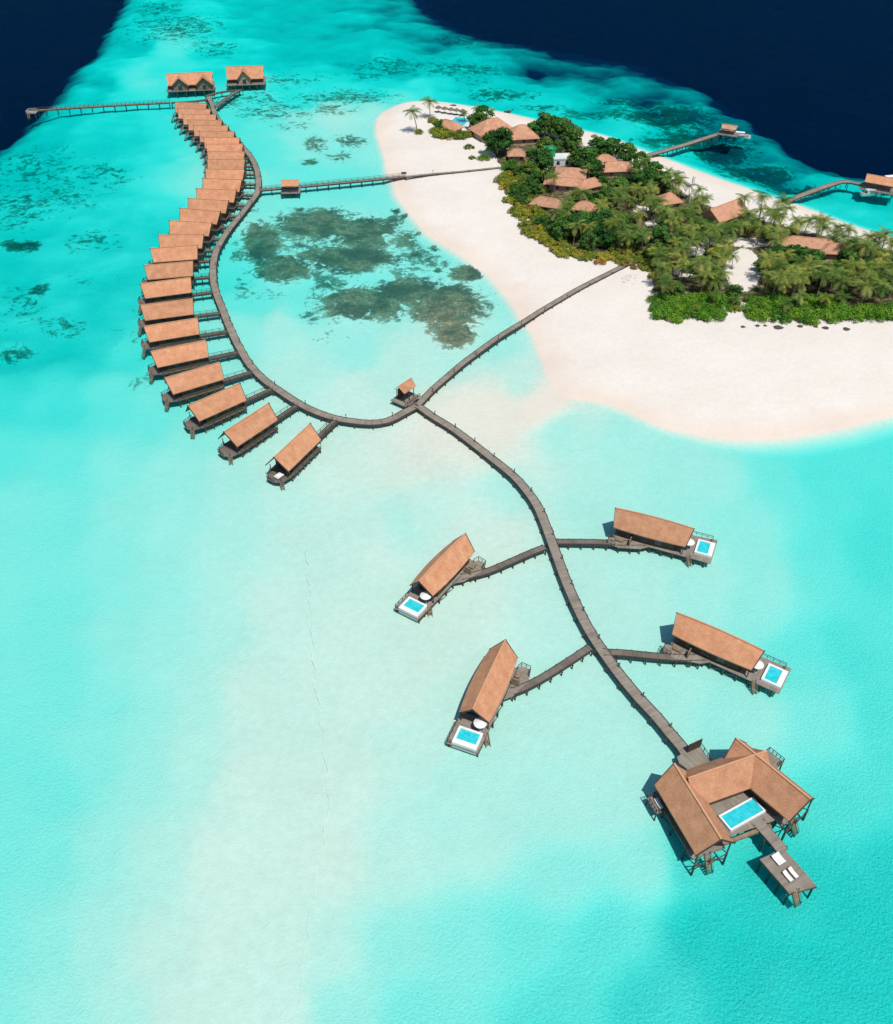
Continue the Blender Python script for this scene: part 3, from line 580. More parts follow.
def parasol(x,y,z,label,rad=1.15,h=2.2):
    r=empty('parasol',(x,y,z),0,label,'parasol','parasols on the pool villa decks')
    mb=MB(); n=16; vs=[(0,0,h+.35)]+[(rad*.5*math.cos(2*math.pi*k/n),rad*.5*math.sin(2*math.pi*k/n),h+.2) for k in range(n)]+[(rad*math.cos(2*math.pi*k/n),rad*math.sin(2*math.pi*k/n),h-.05) for k in range(n)]+[(rad*.98*math.cos(2*math.pi*k/n),rad*.98*math.sin(2*math.pi*k/n),h-.17) for k in range(n)]
    fs=[(0,1+k,1+(k+1)%n) for k in range(n)]+[(1+k,1+n+k,1+n+(k+1)%n,1+(k+1)%n) for k in range(n)]+[(1+n+k,1+2*n+k,1+2*n+(k+1)%n,1+n+(k+1)%n) for k in range(n)]
    mb.add(vs,fs); mb.build('canopy',M['cloth'],r); MB().tube([(0,0,.06),(0,0,h+.3)],.035,8).build('pole',M['metal'],r); MB().tube([(0,0,0),(0,0,.1)],.28,12).build('base',M['metal'],r)
PV=[((464.5,533.5),(420,579.5),1,'pool villa at upper left with its plunge pool at the near left end','upper left',0,-3.1,2.6),
    ((504,642),(474.5,705),1,'pool villa at lower left with its plunge pool at the near end','lower left',0,-3.1,2.6),
    ((615,506.8),(695,527.8),-1,'pool villa at upper right with its plunge pool at the right end','upper right',.9,-2.9,4.9),
    ((677,611.5),(765,650),-1,'pool villa at lower right, closest to the U-shaped house, pool at its right end','lower right',.3,-2.9,4.0)]
for r0,r1,s,lab,pos_,py_,d0,d1 in PV:
    r,c,u=pool_villa(r0,r1,s,lab,py_,d0,d1); n=np.array([-u[1],u[0]]); q=c+u*8.0+n*(1.3*(1 if s>0 else -1)+ (0.0 if s>0 else .8))
    parasol(q[0],q[1],1.102,'round white parasol beside the plunge pool of the %s pool villa'%pos_)
# ================================================================== U-SHAPED HOUSE
def wing(root,a,b,hw,ze,zr,ext0=0,ext1=0,wall_in=(1.2,1.2),gl=True,offz=0):
    a=np.array(a,float);b=np.array(b,float); u=(b-a)/np.linalg.norm(b-a); c=(a+b)/2; L=np.linalg.norm(b-a)
    Mx=Matrix.Rotation(math.atan2(u[1],u[0]),4,'Z'); Mx.translation=Vector((c[0],c[1],0))-Vector((45,78,0))
    return Mx,L
HL=Vector((45,78.3,-.5)); house=empty('pool_house',tuple(HL),0,'large U-shaped stilt house with three brown roofs around a long pool','house')
WG=[((35.9,81.6),(40.35,68.7),8.0,.0),((37.6,79.0),(51.2,84.0),7.85,1),((46.8,86.3),(55.5,75.3),8.0,.0)]
for i,(a,b,zr,mid) in enumerate(WG):
    Mx,L=wing(house,a,b,3.2,4.5,zr)
    ov=.55 if not mid else .0
    mb,rows=gable_mb(-L/2+ov,L/2-ov,3.2,4.5-.02*i,zr,.24,ov,n=1)
    mb.v=[tuple(Mx@Vector(v)) for v in mb.v]; rows=[[Mx@p for p in r] for r in rows]
    rf=mb.build('roof',M['roof'],house); ridge_mb(rows,.30,.15).build('ridge_cap',M['ridge'],rf)
    w=pent_mb(-L/2+(1.9 if not mid else 0),L/2-(2.9 if not mid else 0),2.4-.01*i,1.8,4.85,7.25-.05*i); w.v=[tuple(Mx@Vector(v)) for v in w.v]; w.build('wall',M['brown'],house)
    d=MB().box(-L/2+.3,L/2-(1.2 if not mid else .2),-2.9,2.9,1.62-.012*i,1.8-.012*i); d.a=[v[0] for v in d.v]; d.v=[tuple(Mx@Vector(v)) for v in d.v]; d.build('deck',M['plank'],house,attr='along')
    if not mid:
        g=MB().box(L/2-2.89,L/2-2.82,-1.9,1.9,1.82,4.6); g.v=[tuple(Mx@Vector(v)) for v in g.v]; g.build('glass_door',M['glass'],house)
        l=ladder_mb((L/2-1.2,-.3 if i==0 else -.6,1.75),(L/2+.5,-.3 if i==0 else -.6,-1.2),1.0,8); l.v=[tuple(Mx@Vector(v)) for v in l.v]; l.build('ladder',M['tan'],house)
        for e in(-1,1):
            for s_ in(-1,1): bb=MB().bar((e*(L/2-ov+.06),s_*3.3,4.25),(e*(L/2+.08),-s_*.08,8.05),.12,.26); bb.v=[tuple(Mx@Vector(v)) for v in bb.v]; bb.build('barge_board',M['timber'],rf)
        for x in(-L/2+.7,-L/2+3.6,-L/2+6.5,L/2-3.2,L/2-.5):
            for y in(-2.8,-.1,2.8):
                q=Mx@Vector((x,y,0)); pile_obj(q.x,q.y,1.6,-3.2,.17,house)
        for y in(-2.8,2.8):
            q=Mx@Vector((L/2-.55,y,1.8)); MB().bar(q,q+Vector((0,0,2.7)),.17).build('post',M['timber'],house)
        bx=MB()
        for y0,y1 in((-2.8,-.1),(-.1,2.8)):
            bx.bar(Mx@Vector((L/2-.5,y0,-.2)),Mx@Vector((L/2-.5,y1,1.5)),.12); bx.bar(Mx@Vector((L/2-.5,y1,-.2)),Mx@Vector((L/2-.5,y0,1.5)),.12)
        for y in(-2.8,2.8):
            for x0,x1 in((-L/2+.7,-L/2+3.6),(-L/2+3.6,-L/2+6.5),(L/2-3.2,L/2-.5)): bx.bar(Mx@Vector((x0,y,-.2)),Mx@Vector((x1,y,1.5)),.11)
        bx.build('brace',M['pile'],house)
hl=Vector((45,78,0))
def loc2(p): return (p[0]-hl.x,p[1]-hl.y)
cd=[(38.9,77.5),(41.6,72.0),(50.9,75.2),(54.0,76.6),(50.5,83.2)]
MB().prism([loc2(p) for p in cd],1.60,1.765,along=(.92,.39)).build('courtyard_deck',M['plank'],house,attr='along')
Mx=Matrix.Rotation(math.atan2(.47,.883),4,'Z'); Mx.translation=Vector((46.55,76.35,0))-hl
pool_parts(house,-3.6,3.6,-1.45,1.45,1.8,Mx,.5)
for x,y in((42,73),(45.5,73.6),(49,75),(52.3,76.2)): pile_obj(x-hl.x,y-hl.y,1.6,-3.2,.15,house)
MB().prism([loc2(p) for p in ((42.0,71.7),(42.1,71.2),(50.9,74.4),(50.7,75.0))],1.1,1.585).build('edge_beam',M['tan'],house)
# courtyard furniture-side screens and side balconies
for q,rz,side in(((33.8,78.4),R_(-71),'left'),((54.0,86.4),R_(-52),'right')):
    Mx=Matrix.Rotation(rz,4,'Z'); Mx.translation=Vector((q[0],q[1],0))-hl
    d=MB().box(-1.5,1.5,-1.3,1.3,1.58,1.74); d.a=[v[0] for v in d.v]; d.v=[tuple(Mx@Vector(v)) for v in d.v]; d.build('balcony',M['plank'],house,attr='along')
    e=-1 if side=='left' else 1
    l=railing_mb([(-1.45,0,1.74),(-1.45,e*1.25,1.74),(1.45,e*1.25,1.74),(1.45,0,1.74)],1.0,.7); l.v=[tuple(Mx@Vector(v)) for v in l.v]; l.build('railing',M['timber'],house)
    for x in(-1.4,1.4): v=Mx@Vector((x,e*1.15,0)); pile_obj(v.x,v.y,1.57,-3.2,.13,house)
# lounger on left balcony
def lounger(x,y,z,rz,label,wd=.7,L=2.0):
    r=empty('sun_lounger',(x,y,z),rz,label,'sun lounger','sun loungers of the U-shaped house')
    MB().box(-L/2,L/2,-wd/2,wd/2,.18,.24).build('frame',M['timber'],r)
    MB().box(-L/2+.02,L*.18,-wd/2+.03,wd/2-.03,.242,.36).build('mattress',M['cloth'],r)
    Mq=Matrix.Rotation(R_(-18),4,'Y'); Mq.translation=Vector((L*.19,0,.26)); MB().box(0,L*.30,-wd/2+.03,wd/2-.03,0,.12,Mq).build('backrest',M['cloth'],r)
    for a in(-L/2+.15,L/2-.15):
        for b in(-wd/2+.06,wd/2-.06): MB().box(a-.03,a+.03,b-.03,b+.03,0,.179).build('leg',M['timber'],r)
ld=math.atan2(-1.06,.3)
lounger(33.75,78.5,1.242,R_(-71),'white sun lounger on the small left balcony of the U-shaped house')
# entrance terrace
DS=np.array([0,-.3]); et=[P2(a_,b_,1.3)+DS for a_,b_ in ((677,756.5),(679,763),(689.5,770.5),(711,762),(700,746),(687,752))]
MB().prism([loc2(p) for p in et][::1],1.6,1.79,along=(.8,.6)).build('entrance_deck',M['plank'],house,attr='along')
for p in (et[1],et[2],et[4]): pile_obj(p[0]-hl.x,p[1]-hl.y,1.59,-3,.14,house)
v0=Vector((et[4][0],et[4][1],1.8))-hl; v1=Vector((et[3][0],et[3][1],1.8))-hl
railing_mb([v0,v1],1.0,1.0).build('railing',M['timber'],house)
a=Vector((et[5][0],et[5][1]-.1,1.8))-hl; b=Vector((et[4][0],et[4][1]-.1,1.8))-hl; d=(b-a); 
mb=MB(); mb.bar(a+Vector((0,0,1.1)),b+Vector((0,0,1.1)),.14,2.2); mb.build('entrance_screen',M['timber'],house)
# sun platform
PLAT=[(759.6,859),(789.7,893.8),(817,886.2),(784,848.5)]
pw=[P2(a,b,.9) for a,b in PLAT]; pc=sum(pw)/4
plat=empty('sun_platform',(pc[0],pc[1],0),0,'grey timber sun platform with white loungers below the U-shaped house','platform')
def pl(p): return (p[0]-pc[0],p[1]-pc[1])
ax=pw[1]-pw[0]; ax=ax/np.linalg.norm(ax)
MB().prism([pl(p) for p in pw],0.74,.9,along=tuple(ax)).build('deck',M['plank'],plat,attr='along')
fb=MB()
for i in range(4):
    a=pl(pw[i]);b=pl(pw[(i+1)%4]); fb.bar((a[0],a[1],.6),(b[0],b[1],.6),.14,.27)
fb.build('edge_beam',M['timber'],plat)
for t in(.04,.35,.66,.96):
    for s_ in(.05,.95):
        p=(pw[0]*(1-t)+pw[1]*t)*(1-s_)+(pw[3]*(1-t)+pw[2]*t)*s_; pile_obj(p[0]-pc[0],p[1]-pc[1],.73,-3.2,.15,plat)
p=(pw[1]*.8+pw[2]*.2)-pc; dv=(pw[1]-pw[0])/np.linalg.norm(pw[1]-pw[0]); q=p+dv*1.2
ladder_mb((p[0],p[1],.85),(q[0],q[1],-1.2),1.1,7).build('ladder',M['tan'],plat)
wk=[P2(757,820.5,1.3),P2(783.5,852,.9)]
jetty('stepped_walkway',[wk[0]+(wk[1]-wk[0])*.02,(wk[0]+wk[1])/2,wk[1]-(wk[1]-wk[0])*.02],1.85,1.25,'short stepped walkway from the long pool down to the sun platform','walkway',world=True,lift=.93,bent=2.4,kerb=False)
for (x,y,w_,lab) in ((778.4,858.8,1.5,'wide white double sun lounger on the sun platform'),(787.6,876,.72,'left one of two narrow white sun loungers on the sun platform'),(793,872.6,.72,'right one of two narrow white sun loungers on the sun platform')):
    q=P2(x,y,1.2); lounger(q[0],q[1],.902,math.atan2(dv[1],dv[0])+math.pi,lab,w_,1.8)
# ================================================================== PAVILIONS, NORTH HOUSES
def pavilion(px,z,L,wd,rz,name,label,cat,zr=3.2,zrise=1.6,deckext=.5,matr='roof',walls=False,hip=False,bot=-3.5,g=None):
    q=P2(*px,z); r=empty(name,(q[0],q[1],0),rz,label,cat,g)
    mb,rows=gable_mb(-L/2,L/2,wd/2,z+zr,z+zr+zrise,.18,.35 if not hip else -wd*.35); rf=mb.build('roof',M[matr],r); ridge_mb(rows,.22,.12).build('ridge_cap',M['ridge'],rf)
    d=MB().box(-L/2-deckext,L/2+deckext,-wd/2-deckext,wd/2+deckext,z-.2,z-.02); d.build('deck',M['plank'],r,attr='along')
    for x in(-L/2+.5,0,L/2-.5):
        for y in(-wd/2+.4,wd/2-.4): MB().bar((x,y,z-.02),(x,y,z+zr-.05),.15).build('post',M['timber'],r)
    for x in(-L/2,0,L/2):
        for y in(-wd/2,wd/2): pile_obj(x,y,z-.2,bot,.15,r)
    if walls: MB().box(-L/2+.7,L/2-.7,wd/2-.65,wd/2-.5,z-.02,z+zr-.1).build('wall',M['brown'],r)
    railing_mb([(-L/2-deckext+.1,-wd/2-deckext+.1,z),(L/2+deckext-.1,-wd/2-deckext+.1,z)],.9,1).build('railing',M['timber'],r)
    return r
pavilion((405.5,398),1.1,4.6,3.4,R_(52),'jetty_pavilion','small brown-roofed pavilion beside the jetty junction in the lagoon','pavilion',walls=True,deckext=.8)
jetty('pavilion_step',[(410,403.5),(415,405.5)],2.0,1.06,'short dark landing joining the small junction pavilion to the jetty','walkway',mat='plankdark',bent=3,kerb=False)
pavilion((291,190.5),1.4,6.2,4.6,R_(4),'bridge_pavilion','low brown-roofed shelter halfway along the straight lagoon footbridge','pavilion',zr=2.6,zrise=1.3)
pavilion((728.5,133),1.9,6.0,4.6,R_(-25),'landing_pavilion','open roofed landing at the end of the grey boat jetty','pavilion',bot=-2,deckext=1.3,matr='rooftan',zr=2.3,zrise=1.0)
pavilion((879,188),1.9,10.5,6.5,R_(-30),'arrival_pavilion','brown-roofed arrival pavilion at the right edge beside moored boats','pavilion',bot=-2,deckext=1.2,zr=2.5,zrise=1.8)
# little landing at west end
q=P2(32,111,1.7); r=empty('reef_landing',(q[0],q[1],0),0,'tiny weathered landing deck at the left tip of the reef jetty','landing')
MB().box(-2.2,2.2,-2.2,2.2,1.15,1.32).build('deck',M['plank'],r,attr='along'); railing_mb([(2.1,2.1,1.33),(-2.1,2.1,1.33),(-2.1,-2.1,1.33),(2.1,-2.1,1.33)],.9,1.2).build('railing',M['metal'],r)
for x in(-1.9,1.9):
    for y in(-1.9,1.9): pile_obj(x,y,1.14,-2,.2,r)
ladder_mb((-1,-2.2,1.25),(-1,-3.1,-1),1.0,6).build('ladder',M['tan'],r)
def cross_house(px,L,hw,rz,zr,gx,name,label,extra=None):
    q=P2(*px,0); r=empty(name,(q[0],q[1],0),rz,label,'house')
    ze=3.9; mb,rows=gable_mb(-L/2,L/2,hw,ze,zr,.24,.5); rf=mb.build('roof',M['roof'],r); ridge_mb(rows,.3,.16).build('ridge_cap',M['ridge'],rf)
    pent_mb(-L/2+1,L/2-1,hw-.8,1.8,ze+.25,zr-.85).build('wall',M['brown'],r)
    for k,(x,w_,proj) in enumerate(gx):
        g,rw=gable_mb(-(hw+proj),-.2,w_,ze-.03-.01*k,zr-.35,.2,.0); R9=Matrix.Rotation(R_(90),4,'Z'); R9.translation=Vector((x,0,0))
        g.v=[tuple(R9@Vector(v)) for v in g.v]; g.build('roof',M['roof'],r)
        p=pent_mb(-(hw+proj)+.9,-.5,w_-.6,1.8,ze+.2,zr-.95); p.v=[tuple(R9@Vector(v)) for v in p.v]; p.build('wall',M['plaster' if len(gx)==1 else 'tan'],r)
        yf=-(hw+proj)+.9
        wn=MB().box(x-.9,x+.9,yf-.07,yf-.005,1.9,4.0).build('glass_door',M['glass'],r)
        for s_ in(-1,1): MB().bar((x+s_*w_,-(hw+proj)-.08,ze-.15),(x,-(hw+proj)-.08,zr-.45),.12,.3).build('barge_board',M['timber'],r)
    MB().box(-L/2-.8,L/2+.8,-hw-2.4,hw+.6,1.6,1.8).build('deck',M['plank'],r,attr='along')
    for x in np.linspace(-L/2,L/2,6):
        for y in(-hw-2.2,0,hw): pile_obj(float(x),y,1.59,-3.5,.18,r)
    railing_mb([(-L/2-.7,-hw-2.3,1.8),(L/2+.7,-hw-2.3,1.8)],1,1.5).build('railing',M['timber'],r)
    return r
cross_house((192,90),21,5.4,R_(9),7.8,[(-4.6,4.2,2.2),(6.8,4.2,2.6)],'twin_gable_house','wide stilt house with two front gables at the far end of the curved row')
cross_house((247,84),17.5,5.8,R_(7),8.2,[(-.5,3.6,2.0)],'single_gable_house','stilt house with one pale central gable, right of the twin-gabled one')
jetty('far_walkway',[(216,106.5),(225,99.5),(234,93),(241,89.5)],2.0,1.3,'straight dark walkway up to the house with one central gable','walkway',mat='plankdark')
jetty('far_link',[(206,96),(216,93),(228,91),(240,90)],1.6,1.28,'low link deck between the two far stilt houses','walkway',mat='plankdark')
jetty('row_end_walkway',[(206,99.5),(196,101),(182,102),(171,102.5)],1.5,1.3,'short walkway behind the farthest villa joining the reef jetty','walkway',mat='plankdark')
# ================================================================== ISLAND BUILDINGS
def hip_mb(L,wd,ze,zr,inset,th=.2):
    x=L/2;y=wd/2; rx=max(.01,x-inset); vs=[(-x,-y,ze),(x,-y,ze),(x,y,ze),(-x,y,ze),(-rx,0,zr),(rx,0,zr)]; vs+=[(a,b,c-th) for a,b,c in vs]
    fs=[(0,1,5,4),(1,2,5),(2,3,4,5),(3,0,4),(7,6,10,11),(8,7,11),(9,8,11,10),(6,9,10)]+[(0,6,7,1),(1,7,8,2),(2,8,9,3),(3,9,6,0)]
    return MB().add(vs,fs)
BRO=[]
def bungalow(px,L,wd,rz,label,wall=2.8,rise=None,name='bungalow',hip=True,matr='rooftan',rpx=None,cat='building'):
    L*=1.22; wd*=1.22; wall-=.5
    q=P2(*px,1.5); z0=zg(q[0],q[1])-.1; rise=rise or wd*.38; BRO.append((px,L,wd,rz))
    r=empty(name,(q[0],q[1],z0),R_(rz),label,cat,'island buildings among the trees')
    mb=hip_mb(L,wd,wall,wall+rise,wd*.5 if hip else -.3); rf=mb.build('roof',M[matr],r)
    x=L/2-(wd*.5 if hip else 0); rc=MB().bar((-x,0,wall+rise+.03),(x,0,wall+rise+.03),.3,.14) if x>.3 else MB()
    if hip:
        for sx in(-1,1):
            for sy in(-1,1): rc.bar((sx*L/2*.99,sy*wd/2*.99,wall+.04),(sx*max(x,.02),0,wall+rise+.03),.22,.12)
    rc.build('ridge_cap',M['ridge'],rf)
    MB().box(-L/2+.8,L/2-.8,-wd/2+.8,wd/2-.8,-.5,wall+.1).build('wall',M['plaster'],r)
    for x in np.linspace(-L/2+1.8,L/2-1.8,max(2,int(L/3.5))):
        wv=MB().box(x-.5,x+.5,-wd/2+.72,-wd/2+.795,.9,2.1).build('window',M['glass'],r); MB().box(x-.6,x+.6,-wd/2+.68,-wd/2+.795,.78,.895).build('sill',M['tan'],wv)
    MB().box(-.45,.45,wd/2-.795,wd/2-.73,.1,2.1).build('door',M['timber'],r)
    return r
bungalow((449,131.5),9.5,5.5,-38,'low brown beach bar roof at the island tip beside the pool',matr='rooftan')
bungalow((492,136),14,10,28,'largest hipped brown roof behind the round dark bush near the island tip',wall=3.2)
bungalow((521,141),11,9,10,'hipped brown roof right of the largest roof near the island tip',wall=3.0)
bungalow((516,160),6,4.5,0,'small dusty brown hut with pale wall beside the round dark bush')
bungalow((570,180),9,10,80,'pinkish roof in the middle of the service buildings',wall=3.2,rise=2.0)
bungalow((563,189),12,6,-12,'wide pinkish roof with dark veranda in front of the service buildings',wall=3.0,rise=1.8)
bungalow((613,174),12,8,6,'square pinkish hipped roof right of the service yard',wall=3.2,rise=2.2)
bungalow((604,167),8,6,-8,'small pinkish roof behind the square hipped roof')
bungalow((588,191),9,5,30,'brown roof half hidden by palms right of the service veranda')
bungalow((547,210),10,5,-22,'long low brown roof at the left edge of the palm grove')
bungalow((584,214),7,5,-20,'small brown roof buried in palms behind the low roof')
bungalow((667,208),7,6,20,'small brown roof below the tall white mast',wall=3.4)
bungalow((722,221),13,8,38,'brown gabled roof shaped like a wedge in the palms',hip=False,wall=3.4,rise=3.4)
bungalow((807,253),15,5.5,-14,'long brown roof buried in palms at right',wall=3.6,rise=2.2)
bungalow((838,259),11,5.5,-6,'shorter brown roof right of the long buried one',wall=3.6,rise=2.2)
bungalow((652,243),5,4,10,'tiny tan hut under the trees left of the sandy clearings')
# flat white building, green screen box, pools
def flatbox(px,L,wd,h,rz,name,label,mat,cat):
    q=P2(*px,1.5); z0=zg(q[0],q[1])-.1; r=empty(name,(q[0],q[1],z0),R_(rz),label,cat)
    MB().box(-L/2,L/2,-wd/2,wd/2,-.4,h).build('wall',M[mat],r); f=MB()
    for a in((-L/2-.15,L/2+.15,-wd/2-.15,-wd/2+.1),(-L/2-.15,L/2+.15,wd/2-.1,wd/2+.15)): f.box(*a,h+.002,h+.45)
    for a in((-L/2-.15,-L/2+.1,-wd/2+.102,wd/2-.102),(L/2-.1,L/2+.15,-wd/2+.102,wd/2-.102)): f.box(*a,h+.002,h+.45)
    f.build('parapet',M['white'] if mat!='greenmesh' else M['greenmesh'],r)
    if mat!='greenmesh':
        for x in(-L/4,L/4): MB().box(x-.6,x+.6,-wd/2-.06,-wd/2-.003,.8,2.2).build('window',M['glass'],r)
    return r
flatbox((561,164),7,6,2.8,4,'service_block','flat white service building beside the green screened tank','metal','building')
flatbox((548.5,163),4,4,5.6,8,'screened_tank','bright green screened water tank box among the trees','greenmesh','tank')
def ground_pool(px,L,wd,rz,label):
    q=P2(*px,1.5); z0=zg(q[0],q[1])+.25; r=empty('swimming_pool',(q[0],q[1],z0),R_(rz),label,'pool')
    mb=MB(); t=.6
    for a in((-L/2,L/2,-wd/2,-wd/2+t),(-L/2,L/2,wd/2-t,wd/2),(-L/2,-L/2+t,-wd/2+t+.002,wd/2-t-.002),(L/2-t,L/2,-wd/2+t+.002,wd/2-t-.002)): mb.box(*a,-.6,.15)
    mb.build('rim',M['white'],r); MB().box(-L/2+t,L/2-t,-wd/2+t,wd/2-t,-.6,.05).build('water',M['pool'],r)
ground_pool((459,122.5),8.5,13,-20,'teal swimming pool behind the beach bar at the island tip')
ground_pool((591,152),9,6,-25,'pale blue pool behind the service buildings')
# mast
q=P2(686.5,219,1.5); z0=zg(q[0],q[1]); r=empty('radio_mast',(q[0],q[1],z0),0,'tall slim white radio mast standing among the palms','mast')
MB().tube([(0,0,-.5),(0,0,15)],[.22,.13],8).build('pole',M['metal'],r)
for k in range(3):
    a=k*2.1; f=MB().bar((.45*math.cos(a),.45*math.sin(a),12.6),(.45*math.cos(a),.45*math.sin(a),14.8),.28,.12); f.bar((0,0,13.5),(.45*math.cos(a),.45*math.sin(a),13.5),.06); f.build('antenna',M['metal'],r)
# street / mast near (602,178)
q=P2(602.5,183,1.5); z0=zg(q[0],q[1]); r=empty('utility_pole',(q[0],q[1],z0),0,'thin dark pole in front of the square pinkish roof','pole'); MB().tube([(0,0,-.3),(0,0,8)],.14,8).build('pole',M['timber'],r); MB().bar((-.6,0,7.6),(.6,0,7.6),.12).build('crossarm',M['timber'],r)
# thatched beach parasols
for i,(x,y) in enumerate([(438.5,112.5),(444.8,113.5),(451,114.5),(456.5,115.3),(462.7,116),(594,141),(600,143)]):
    q=P2(x,y,1.2); z0=zg(q[0],q[1]); r=empty('thatched_parasol',(q[0],q[1],z0),0,['grey thatched parasol on the tip beach, leftmost of its line','grey thatched parasol on the tip beach, second from the left','grey thatched parasol on the tip beach, middle one of its line','grey thatched parasol on the tip beach, second from the right','grey thatched parasol on the tip beach, nearest the swimming pool','brown thatched parasol on the back beach, left one of two','brown thatched parasol on the back beach, right one of two'][i],'parasol','thatched parasols on the back beach')
    mb=MB(); n=12; ra=1.7; mb.add([(0,0,3.1)]+[(ra*math.cos(2*math.pi*k/n),ra*math.sin(2*math.pi*k/n),2.1) for k in range(n)]+[(ra*.93*math.cos(2*math.pi*k/n),ra*.93*math.sin(2*math.pi*k/n),1.95) for k in range(n)],[(0,1+k,1+(k+1)%n) for k in range(n)]+[(1+k,1+n+k,1+n+(k+1)%n,1+(k+1)%n) for k in range(n)]); mb.build('canopy',M['thatchdark'],r)
    MB().tube([(0,0,-.3),(0,0,3)],.07,8).build('pole',M['timber'],r)
# ================================================================== BOATS
def boat(px,L,rz,label,cabin=True):
    q=P2(*px,0); r=empty('motor_boat',(q[0],q[1],0),R_(rz),label,'boat','boats moored at the jetties')
    secs=[(-L/2,.85,.9),(-L*.2,1.0,.9),(L*.15,.95,.95),(L*.38,.55,1.1),(L/2,.04,1.25)]; k=L*.14; mb=MB(); vs=[]
    for x,w_,h in secs: vs+=[(x,-w_*k,h),(x,-w_*k*.6,-.3),(x,w_*k*.6,-.3),(x,w_*k,h)]
    fs=[]
    for i in range(len(secs)-1):
        for j in range(3): fs.append((4*i+j,4*i+j+1,4*i+j+5,4*i+j+4)[::-1])
    fs.append((0,1,2,3)); mb.add(vs,fs); mb.build('hull',M['white'],r)
    mb=MB(); vs=[]
    for x,w_,h in secs: vs+=[(x*.98,-w_*k*.95,h-.12),(x*.98,w_*k*.95,h-.12)]
    mb.add(vs,[(2*i,2*i+1,2*i+3,2*i+2)[::-1] for i in range(len(secs)-1)]); mb.build('deck',M['plaster'],r)
    if cabin:
        MB().box(-L*.25,L*.12,-k*.7,k*.7,.8,1.9).build('cabin',M['white'],r); MB().box(L*.122,L*.135,-k*.6,k*.6,1.2,1.8).build('windscreen',M['glass'],r)
        MB().box(-L*.32,L*.16,-k*.8,k*.8,1.903,2.0).build('canopy',M['cloth'],r)
    return r
boat((741,137),8,-18,'small white motor boat moored below the end of the grey boat jetty')
boat((871.5,194.5),8.5,8,'white motor boat alone in front of the arrival pavilion')
boat((889,187),11,-12,'white boat with canopy moored right behind the arrival pavilion')
boat((891,181),9,12,'small boat at the right edge beyond the arrival pavilion')
# ================================================================== LAMPS, PEOPLE, DEBRIS
lamp=None
def lamp_at(x,y,z,lab,grp):
    global lamp
    if lamp is None:
        lamp=empty('path_lamp'); MB().tube([(0,0,0),(0,0,.95)],.08,8).build('post',M['timber'],lamp); MB().tube([(0,0,.952),(0,0,1.15),(0,0,1.22)],[.15,.15,.05],8).build('lamp_head',M['timber'],lamp); o=lamp
    else: o=copy_tree(lamp)
    o.location=(x,y,z); tag(o,lab,'lamp',grp)
def lamps(c,width,side,z,step,skip0,lab,grp):
    tn=np.gradient(c,axis=0); tn/=np.linalg.norm(tn,axis=1)[:,None]; nn=np.stack([-tn[:,1],tn[:,0]],-1); s=np.concatenate([[0],np.cumsum(np.linalg.norm(np.diff(c,axis=0),axis=1))])
    sv=skip0
    while sv<s[-1]-3:
        q=[np.interp(sv,s,c[:,k])+side*np.interp(sv,s,nn[:,k])*(width/2-.25) for k in(0,1)]; lamp_at(q[0],q[1],z,lab,grp); sv+=step
lamps(south_c,2.05,1,1.12,7.5,6,'small dark post lamp on the right edge of the broad main jetty','post lamps along the main jetty')
lamps(curve_c,2.1,1,1.1,13,9,'small dark post lamp on the outer edge of the long curved jetty','post lamps along the curved jetty')
lamps(ne_c,1.75,-1,1.11,11,7,'small dark post lamp on the edge of the beach jetty','post lamps along the beach jetty')
def blob(px,r,h,name,label,cat,mat='rock',grp=None,z=1.3,seed=0):
    q=P2(*px,z); z0=zg(q[0],q[1]) ; rd=random.Random(seed); vs=[];fs=[]; n=10; m_=5
    for i in range(m_+1):
        th=math.pi/2*i/m_
        for k in range(n):
            j=1+rd.uniform(-.25,.25); vs.append((r*math.cos(th)*math.cos(2*math.pi*k/n)*j,r*.8*math.cos(th)*math.sin(2*math.pi*k/n)*j,h*math.sin(th)*j-.08))
    for i in range(m_):
        for k in range(n): fs.append((i*n+k,i*n+(k+1)%n,(i+1)*n+(k+1)%n,(i+1)*n+k))
    mb=MB().add(vs,fs); o=mb.build(name,M[mat],None,loc=(q[0],q[1],max(z0,-.15))); return tag(o,label,cat,grp)
for i,(x,y,r_,l) in enumerate([(742.5,328,.7,'small dark driftwood lump on the sand just below the gap in the scrub'),(757,327,.8,'flat dark seaweed clump left of the largest clump'),(765,327,.6,'tiny seaweed clump between the flat and the largest clump'),(777.5,328.5,1.5,'largest dark seaweed clump on the beach below the scrub'),(800,327.5,.9,'dark clump on the sand right of the largest seaweed clump'),(815,328,.7,'small dark clump in the middle of the right beach line'),(825,329,1.1,'broad dark clump second from the right on the beach'),(846,330,1.2,'rightmost dark seaweed clump on the beach below the scrub')]):
    blob((x,y),r_,.35,'seaweed_clump',l,'seaweed','rock','dark clumps on the beach below the scrub',seed=i)
blob((453,106.5),1.6,.5,'rock','dark flat rock in the shallows off the tip pool','rock',z=0,seed=20)
blob((508,111.5),1.8,.6,'rock','dark flat rock in the shallows behind the largest roof','rock',z=0,seed=21)
# benches at the water end of the boardwalk
q=P2(404,175.5,1.7); r=empty('jetty_bench',(q[0],q[1],1.75),R_(5),'dark bench where the footbridge meets the beach','bench'); MB().box(-1,1,.35,.8,.4,.48).build('seat',M['timber'],r); MB().box(-1,1,.8,.88,.4,1.0).build('backrest',M['timber'],r)
for x in(-.85,.85): MB().box(x-.06,x+.06,.38,.78,0,.399).build('leg',M['timber'],r)
q=P2(433,173,1.9); lamp_at(q[0],q[1],1.95,'single dark post lamp halfway along the beach boardwalk','post lamps on the beach boardwalk')
